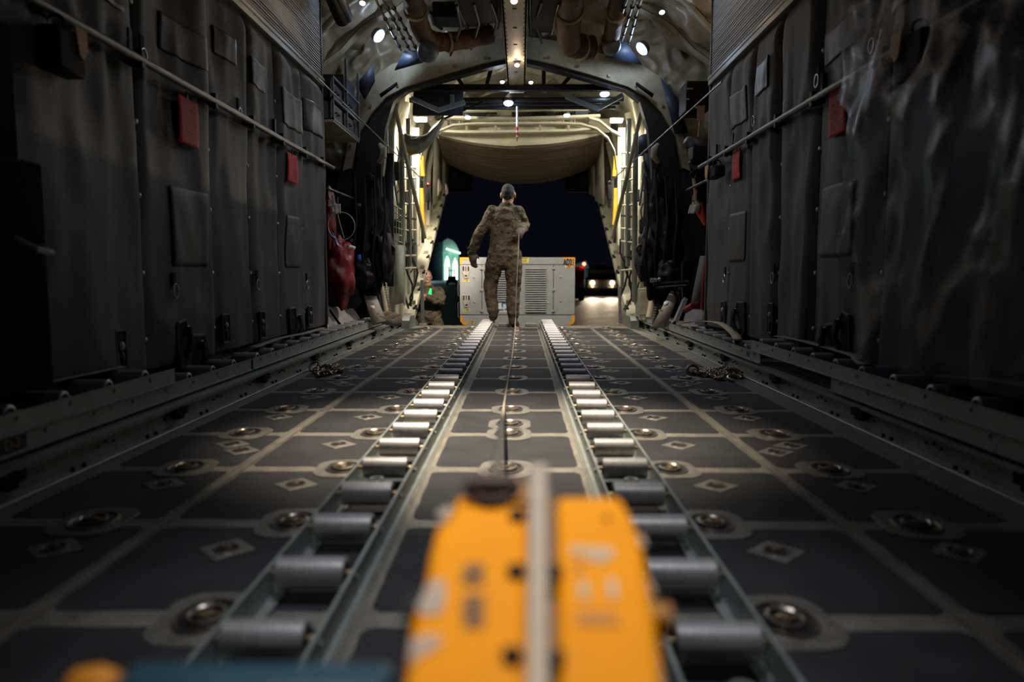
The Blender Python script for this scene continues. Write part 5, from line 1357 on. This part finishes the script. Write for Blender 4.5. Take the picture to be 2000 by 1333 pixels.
for px, py in ((910,531),(911,588)):
    p = g(px, py); s_ = .0076
    Mh = Matrix.Translation((p[0],0,p[1])) @ FM
    m = MB(); out = [(-8.5*s_,13*s_*.9),(8.5*s_,13*s_*.9),(8.5*s_,0),(5*s_,-6*s_),(4*s_,-13*s_),(-4*s_,-13*s_),(-5*s_,-6*s_),(-8.5*s_,0)]
    m.prism(out, Mh, 0, .014); st = m.build('foothold', M_['strip'], t, bevel=.004)
    m = MB()
    for dx in (-5,0,5): m.prism([(x+dx*s_,y+6*s_) for x, y in rrect(3.0*s_ if dx else 1.7*s_, 9.5*s_, .008 if dx else .005, 3)], Mh, .012, .0155)
    m.prism([(x,y-8*s_) for x, y in rrect(5*s_, 3*s_, .006, 3)], Mh, .012, .0155)
    m.build('slot', M_['pan'], st, smooth=False)
for k, (px, py) in enumerate(((910,548.5),(911,606),(920,629))):
    p = g(px, py); m = MB(); m.box((p[0],-.003,p[1]), (.10,.004,.038)); b = m.build('yellow_sticker', M_['yel'], t)
    text('lettering', 'STEP', .040, M_['ink'], Matrix.Translation((p[0],-.006,p[1])) @ FM, b, bold=.0008)
p = g(1024,508.5); m = MB(); m.box((p[0],-.003,p[1]), (.135,.004,.082)); b = m.build('yellow_sticker', M_['yel'], t)
m = MB(); m.box((p[0],-.006,p[1]+.026), (.09,.002,.010)); m.box((p[0],-.006,p[1]+.004), (.07,.002,.005)); m.box((p[0],-.006,p[1]-.010), (.08,.002,.005)); m.box((p[0],-.006,p[1]-.024), (.06,.002,.005)); m.build('lettering', M_['ink'], b)
p = g(1111,513); text('lettering', 'AD21', .13, M_['ink'], Matrix.Translation((p[0],-.008,p[1])) @ FM, t, sx=.52, bold=.0045)
p = g(1111,521); m = MB(); m.box((p[0],-.004,p[1]), (.11,.003,.034)); b = m.build('white_sticker', M_['white'], t)
m = MB(); m.box((p[0],-.006,p[1]), (.075,.002,.034)); m.build('orange_field', M_['orange'], b)
m = MB(); m.prism([(p[0]-.03,p[1]+.012),(p[0]+.03,p[1]+.012),(p[0]+.008,p[1]+.004),(p[0],p[1]-.012),(p[0]-.008,p[1]+.004)], FM, .007, .0085); m.build('symbol', M_['ink'], b)
for pts in ([(898,503),(916,503),(916,508),(903,508),(903,517),(898,517)], [(1123,503),(1098,503),(1103,508),(1117,508),(1117,519),(1123,519)],
            [(899,617),(905,617),(905,628),(912,631),(910,636.5),(904,634),(899,628)], [(1123,616),(1117,616),(1117,627),(1110,631),(1111,636),(1119,633),(1123,627)]):
    m = MB(); m.prism([(min(max(x, -w2-.0), w2+.0), z) for x, z in gq(pts)], FM, .001, .0045); m.build('orange_corner', M_['orange'], t, smooth=False, fixn=True)
pc = g(982,600); m = MB(); m.box((pc[0],-.003,pc[1]), (.19,.004,.155)); b = m.build('logo_panel', M_['white'], t)
b['label'] = 'white panel with blue LD logo'
text('lettering', 'LD', .175, M_['logo'], Matrix.Translation((pc[0]-.005,-.0065,pc[1])) @ FM, b, sx=.85, bold=.005)
m = MB(); m.prism([(pc[0]-.03,pc[1]+.0),(pc[0]-.015,pc[1]+.005),(pc[0]+.05,pc[1]-.062),(pc[0]+.03,pc[1]-.066)], FM, .008, .0095); m.build('slash', M_['white'], b, fixn=True)
p0, p1_ = g(905,555), g(938,575); m = MB(); m.bx(p0[0], p1_[0], -.003, 0, p1_[1], p0[1]); m.build('patch_plate', M_['gpu'], t)
m = MB(); m.tube([g_+(0,) if False else (-w2-.02, .1, .12), (-w2-.035, .1, .14), (-w2-.035, .1, .34), (-w2-.02, .1, .36)], .008, 8); m.tube([(-w2-.02,.1,.45),(-w2-.035,.1,.47),(-w2-.035,.1,.62),(-w2-.02,.1,.64)], .008, 8); m.build('side_handle', M_['pipe'], t)
zg = G-gz[0]
m = MB(); m.bx(-w2+.15, w2-.15, .1, 1.6, -.22, 0); m.bx(-.1,.1,-.0,.2,-.3,-.1); m.build('chassis', M_['blackm'], t, bevel=.01)
for x in (-w2+.12, w2-.12):
    for y in (.3, 1.4):
        m = MB(); m.tube([(x-.09,y,zg+.36),(x-.07,y,zg+.36),(x+.07,y,zg+.36),(x+.09,y,zg+.36)], [.31,.36,.36,.31], 24); m.cyl((x-.095,y,zg+.36),(x+.095,y,zg+.36),.14,16,1); m.bx(x-.04,x+.04,y-.05,y+.05,zg+.36,0,1); m.build('wheel', [M_['black'], M_['gpu']], t)
# ---- trucks
t = thing('truck', 'dark truck facing the aircraft with both headlights on', 'truck', P(1176,578,57)); t.location.z = G
m = MB(); m.bx(-1.2,1.2,0,5,.55,1.35); m.bx(-1.05,1.05,.5,3,1.35,2.15); m.bx(-1.25,1.25,-.15,.1,.45,.75); m.build('body', M_['truck'], t, bevel=.12)
m = MB(); m.bx(-.92,.92,.47,.5,1.45,2.05); m.build('windscreen', M_['vinyl'], t)
for s in (-1, 1):
    for y in (.8, 4): m = MB(); m.tube([(s*1.22,y,.45),(s*.95,y,.45)], .45, 18); m.build('wheel', M_['black'], t)
    m = MB(); m.cyl((s*.76,-.17,1.02), (s*.76,-.05,1.02), .15, 18); m.build('headlight', emis('headlamp', (1,.72,.42), 60), t)
    m = MB(); m.cyl((s*.76,-.16,.74), (s*.76,-.05,.74), .07, 12); m.build('side_lamp', emis('amber_lamp', (1,.35,.08), 12), t)
t = thing('fire_truck', 'red emergency truck half hidden behind the generator', 'truck', P(1131,578,48)); t.location.z = G
m = MB(); m.bx(-.6,.35,0,6,.6,2.2); m.build('body', mat('red_truck_paint', (.25,.012,.02), .35), t, bevel=.1)
m = MB(); m.bx(-.7,.45,-.2,.1,.35,.85); m.bx(-.5,.3,-.03,0,1.4,2.0); m.build('bumper', M_['truck'], t, bevel=.05)
m = MB(); m.ball((.3,-.1,2.35), .11, 12, 8); m.build('beacon', emis('red_beacon', (1,.06,.03), 22), t)
for y in (1, 4.5): m = MB(); m.tube([(.4,y,.5),(.05,y,.5)], .5, 18); m.build('wheel', M_['black'], t)
m = MB(); m.box((.1,-.22,.95), (.1,.02,.1)); m.box((.22,-.04,1.1), (.08,.03,.3)); m.build('reflector', mat('pale_reflector', (.5,.6,.65), .3), t)
# ---- hangar tents
HY = 190
def hp_(px, py): 
    p = P(px, py, HY); return (p.x, p.z)
t = thing('hangar_tent', 'pale green lit hangar tent with two bright arched doorways', 'tent', (P(880,546,HY).x, HY, G))
HM = frame((0,0,0), (1,0,0), (0,0,1))
def hq(pts): return [(hp_(x,y)[0]-t.location.x, hp_(x,y)[1]-G) for x, y in pts]
m = MB(); m.prism(hq([(865,548),(865,472),(874,466),(884,470),(891,478),(896,489),(896,548)]), HM, -.3, 0); m.build('gable', M_['tent'], t, fixn=True)
a = hq([(865,548),(865,472)]); 
m = MB(); b0 = hq([(815,548),(815,473)])
m.add([(a[0][0],.2,a[0][1]),(a[1][0],.2,a[1][1]),(b0[1][0],14,b0[1][1]),(b0[0][0],14,b0[0][1])], [(0,1,2,3)]); m.build('side_wall', mat('shaded_tent_side', (.09,.14,.15), .85, bump=0), t, solid=.2)  # shade on the side wall put into a darker fabric colour
for (x0, x1, top, ypk) in ((869,878,508,500),(884.5,893.5,512,504)):
    m = MB(); xm = (x0+x1)/2
    m.prism(hq([(x0,547),(x0,top+8),(x0+1.2,top),(xm,ypk),(x1-1.2,top),(x1,top+8),(x1,547)]), HM, .1, .2); m.build('doorway', emis('bright_doorway', (.85,1,.95), 3.4), t, fixn=True)
for k in range(7):
    m = MB(); c = hq([(874+k*4.1, 487+k*1.3)])[0]; m.ball((c[0],-1.0,c[1]), .16, 10, 8); m.build('floodlight', emis('green_flood', (.5,1,.8), 16), t)
m = MB()
for px in (866,868,871,876,879,881,883,887,891,894): c = hq([(px,546),(px,492)]); m.bx(c[0][0]-.03,c[0][0]+.03,-.35,-.3,0,c[1][1])
m.build('ribs', emis('green_lit_rib', (.2,.75,.45), .8), t)  # ribs glow in place of the green light falling on them
t = thing('forklift', 'small dark forklift silhouetted in front of the lit hangar tent', 'forklift', (P(882.5,547,120).x, 120, G))
m = MB(); m.bx(-.62,.62,-1,1,.3,1.35); m.build('body', M_['truck'], t, bevel=.15)
for x in (-.45,.45): m = MB(); m.bx(x-.1,x+.1,-.6,-.3,.2,2.9 if x < 0 else 2.7); m.build('mast', M_['truck'], t)
m = MB(); m.bx(-.5,.5,-.6,-.3,2.2,2.35); m.build('crossbar', M_['truck'], t)
for x in (-.75,.75): m = MB(); m.tube([(x-.15,0,.4),(x+.15,0,.4)], .4, 14); m.build('wheel', M_['black'], t)
t = thing('tent_roof', 'pale teal tent peak showing above the generator on the right', 'tent', (P(1135,545,110).x, 110, G))
c = lambda px, py: (P(px,py,110).x-t.location.x, P(px,py,110).z-G)
m = MB(); m.prism([c(1112,546), c(1112,522), c(1145,509), c(1152,527), c(1152,546)], HM, -2, 0); m.build('gable', mat('glowing_teal_tent', (.3,.5,.52), .8, bump=0, emit=(.25,.45,.48), estr=.10), t, fixn=True)  # light on the teal gable put in as a faint glow
m = MB(); m.prism([c(1150,546), c(1150,523), c(1165,517), c(1205,522), c(1205,546)], HM, -6, -2.1); m.build('rear_building', M_['truck'], t, fixn=True)

# ================================================================ WINCH in the foreground
WY = .47
t = thing('winch', 'blurred yellow winch housing with pale central strip in the near foreground', 'winch', (P(1050,1000,WY).x, WY, 0))
WA, WB = P(1050,962,.63), P(1050,1420,.42)          # the sloping deck of the winch
WSL = Vector((0, WA.y-WB.y, WA.z-WB.z)).normalized(); WN = Vector((1,0,0)).cross(WSL)
WO = WA-t.location
def w_(px, py):
    d = CM @ Vector(((px-1000)/F, -(py-666.5)/F, -1)); c = Vector((CAMX,0,CAMZ))
    p = c+d*((WA-c).dot(WN)/d.dot(WN)); q = p-WA
    return q.x, q.dot(WSL)
def wq(pts): return [w_(*q) for q in pts]
WM = frame(WO, (1,0,0), WSL)
m = MB(); m.prism(wq([(893,966),(1030,966),(1030,1420),(780,1420),(795,1290),(806,1200),(832,1132),(838,1085),(852,1030),(880,1005)]), WM, -.06, 0); m.build('left_cheek', M_['winch'], t, bevel=.006, fixn=True)
m = MB(); m.prism(wq([(1088,968),(1212,968),(1236,1010),(1256,1062),(1268,1135),(1286,1240),(1308,1420),(1088,1420)]), WM, -.06, 0); m.build('right_cheek', M_['winch'], t, bevel=.006, fixn=True)
m = MB(); m.prism(wq([(1030,962),(1088,940),(1088,1420),(1030,1420)]), WM, -.055, -.012); m.build('core', mat('brown_core', (.16,.07,.012), .6), t, fixn=True)
m = MB(); m.prism(wq([(1032,925),(1070,925),(1074,1420),(1026,1420)]), WM, -.01, .012); m.build('centre_strip', mat('dull_worn_strip', (.33,.285,.25), .55, .3, var=.2), t, bevel=.002, fixn=True)
c = w_(962, 962); m = MB(); m.tube([WM @ Vector((c[0]-.021,c[1],.006)), WM @ Vector((c[0]+.021,c[1],.006))], .011, 14); m.torus(WM @ Matrix.Translation((c[0],c[1],.004)), .017, .005, 20, 8, 0, 1.2, 1); m.build('guide_pulley', mat('brown_black_iron', (.035,.022,.018), .5, .4), t)
m = MB(); m.prism(wq([(905,985),(1030,985),(1030,955),(1012,940),(1000,955),(985,975),(920,975)]), WM, -.03, .004); m.build('pulley_guard', mat('brown_orange_guard', (.33,.13,.01), .5), t, fixn=True)
for px, py in ((1008,1120),(1000,1285),(1080,1120),(1082,1290),(1010,1010)):
    c = w_(px, py); m = MB(); m.lathe([(.007,0),(.007,.006),(.004,.008),(0,.0082)], WM @ Matrix.Translation((c[0],c[1],-.002)), 12); m.build('bolt', M_['blackm'], t)
def smear(pts, nm, mt, d=.0012): m = MB(); m.prism(wq(pts), WM, 0, d); m.build(nm, mt, t, fixn=True, smooth=False)
GREYP = mat('bare_scraped_metal', (.46,.38,.34), .55); INKB = mat('faded_stencil', (.20,.085,.008), .6, bump=0); STK = mat('faded_sticker', (.62,.47,.33), .6)
smear([(838,1140),(866,1132),(872,1165),(862,1200),(826,1205),(815,1190)], 'bare_patch', GREYP); smear([(803,1250),(858,1240),(862,1262),(830,1280),(800,1300)], 'bare_patch', GREYP)
smear([(852,1005),(880,990),(884,1000),(868,1018)], 'bare_patch', GREYP); smear([(1245,1048),(1254,1048),(1262,1068),(1250,1068)], 'bare_patch', GREYP); smear([(1262,1130),(1268,1135),(1280,1165),(1272,1165)], 'bare_patch', GREYP)
smear([(1112,1068),(1196,1072),(1200,1090),(1170,1104),(1150,1098),(1146,1086),(1114,1086)], 'sticker', STK); smear([(1128,1138),(1150,1138),(1154,1170),(1132,1172)], 'sticker', STK); smear([(1184,1132),(1204,1132),(1208,1172),(1188,1172)], 'sticker', STK)
smear([(1122,1195),(1204,1198),(1212,1222),(1126,1222)], 'stencil_and_shading', mat('orange_shading', (.62,.24,.01), .6, bump=0)); smear([(1120,1100),(1140,1100),(1138,1120),(1122,1120)], 'stencil_and_shading', mat('orange_shading', (.62,.24,.01), .6, bump=0))  # darker orange shading put into flat coloured patches
for k, (y0, y1) in enumerate(((1106,1126),(1134,1142),(1166,1186),(1192,1206),(1212,1226))): smear([(906-k%2*6,y0-2),(948,y0-2),(944,y1+2),(904,y1+2)], 'stencil_and_shading', INKB)
c = w_(1185,1015); m = MB(); m.ball((c[0],c[1],0), .003, 8, 6, 0, WM); m.build('rivet', M_['blackm'], t)
lo = WB.z-.07
m = MB(); m.bx(-.075,.075,-.0,.13,.03,lo); m.bx(-.14,.14,-.03,.17,.0015,.03); m.build('pedestal', M_['winch'], t, bevel=.004)
# lugs on the left
c = w_(815,1178); m = MB(); m.tube([WM @ Vector((c[0]-.008,c[1],-.012)), WM @ Vector((c[0]+.006,c[1],-.012))], .012, 12); m.build('side_lug', M_['blackm'], t)
c = w_(1285,1185); m = MB(); m.tube([WM @ Vector((c[0]-.006,c[1],-.014)), WM @ Vector((c[0]+.010,c[1],-.014))], .012, 12); m.build('side_lug', mat('dark_yellow_lug', (.4,.18,.01), .5), t)
# blue frame bar beside the winch
a, b = P(235,1316,.50), P(790,1326,.50)
t = thing('teal_stand', 'blurred teal frame bar along the bottom left in front of the camera', 'frame', (a.x, .5, 0))
m = MB(); m.bx(0, b.x-a.x-.01, -.02, .02, a.z-.05, a.z); m.build('bar', M_['teal'], t, bevel=.006)
m = MB(); m.bx(0, .03, -.02, .02, .0015, a.z-.05); m.bx(b.x-a.x-.05, b.x-a.x-.02, -.02, .02, .0015, a.z-.05); m.build('leg', M_['teal'], t, bevel=.004)
t2 = thing('orange_lug', 'blurred orange knob at the left end of the teal frame bar', 'knob', P(185,1325,.5)); t2.location.z = a.z-.012; t2.location.x = a.x-.018
m = MB(); m.lathe([(.006,-.022),(.013,-.016),(.016,.0),(.012,.014),(0,.020)], Matrix.Rotation(PI/2,4,'Y'), 18); m.build('knob', M_['orange'], t2)
m = MB(); m.cyl((.005,0,0),(.02,0,0),.006,10); m.build('shaft', M_['strip'], t2)

# ================================================================ LIGHT
w = bpy.data.worlds.new('night'); S.world = w; w.use_nodes = True
nt = w.node_tree; bg = nt.nodes['Background']
tcw = nt.nodes.new('ShaderNodeTexCoord'); sp = nt.nodes.new('ShaderNodeSeparateXYZ'); rp = nt.nodes.new('ShaderNodeValToRGB')
nt.links.new(tcw.outputs['Generated'], sp.inputs[0]); nt.links.new(sp.outputs['Z'], rp.inputs[0]); nt.links.new(rp.outputs['Color'], bg.inputs['Color'])
rp.color_ramp.elements[0].color = (.0022,.0026,.0052,1); rp.color_ramp.elements[0].position = .0
rp.color_ramp.elements[1].color = (.0013,.0015,.0036,1); rp.color_ramp.elements[1].position = .25
bg.inputs['Strength'].default_value = 1.0
FLOODS = []
for s, px, py in ((-1,822,236),(1,1204,238)):
    p = P(px, py, 8.75)
    t = thing('flood_lamp', f'very bright white flood lamp at the upper {SIDE[s]} of the ramp opening', 'lamp', p, 0, 'flood lamps')
    m = MB(); m.box((0,0,.02), (.16,.10,.03)); m.build('housing', M_['creamdk'], t, bevel=.006)
    m = MB(); m.box((0,0,.0), (.13,.08,.012)); m.build('lens', E_WHITE, t)
    spot(p+Vector((0,0,-.02)), p+Vector((s*.12,.35,-1)), 170, WHITE, 165, .5, .07)
    spot(p+Vector((-s*.05,-.12,.02)), p+Vector((0,1.5,-.1)), 30, WHITE, 150, .5, .05)
# warm work light under the roof over the centre of the floor (hung from the beam)
def worklight(name, label, loc, tgt, e, col, ang, blend, r=.05, lens=E_WARM):
    d = (Vector(tgt)-Vector(loc)).normalized()
    spot(Vector(loc)+d*.02, tgt, e, col, ang, blend, r)
worklight('work_light', 'warm work light under the beam over the near floor', (-.16,2.95,2.50), (-.05,2.85,0), 860, (1,.86,.67), 52, 1.0, .03)
worklight('work_light', 'warm work light under the beam above the winch', (.10,.75,2.5), (.03,.5,.4), 150, (1,.88,.7), 20, .9, .03)
worklight('work_light', 'added warm spot at the small beam light, aimed over the ramp', (0,6.8,2.47), (0,7.1,0), 215, (1,.83,.67), 112, 1.0, .04)  # unseen spot added to brighten the ramp and the gear beside it
worklight('work_light', 'cool work light under the middle of the beam', (.0,4.7,2.46), (0,4.7,0), 16, COOL, 140, .8, .05, E_DIM)
for s in (-1, 1):
    point((s*.55, 1.6, 2.55), 1.5, (.4,.58,1), .22)  # bluish fill added above the near floor, no fixture there
    spot((s*.35, 4.9, 2.45), (s*1.3,6.0,.8), 22, (.94,.96,1), 84, .9, .12)  # fill spots added to lift the far ends of the walls
spot((0,1.1,2.55), (0,1.25,0), 120, (.92,.94,1), 44, 1.0, .15)  # spot added to brighten the near rollers, no fixture there
# headlights on the apron, hangar glow, then added lights without fixtures
hl = P(1158,552,56.7)
for px in (1158,1194):
    p = P(px,552,56.5); spot(p, (p.x*.5, 20, G), 3000, (1,.78,.52), 34, .95, .12)
point((P(882,520,186).x, 183, G+6), 500, (.5,1,.75), 1)
point((P(842,520,176).x, 174, G+5), 1400, (.5,.85,1), 1)  # added light that lifts the dark side of the tent
spot((1.0,8.6,2.35), (0,11,.35), 42, (1,.97,.95), 62, .8, .06)  # added spot that brightens the generator
spot((-.55,9.3,2.25), (-1.42,12,.25), 420, (1,.87,.7), 40, .8, .06)  # added spot that lights the smiling person
S.view_settings.view_transform = 'Standard'; S.view_settings.look = 'None'; S.view_settings.exposure = 0; S.view_settings.gamma = 1
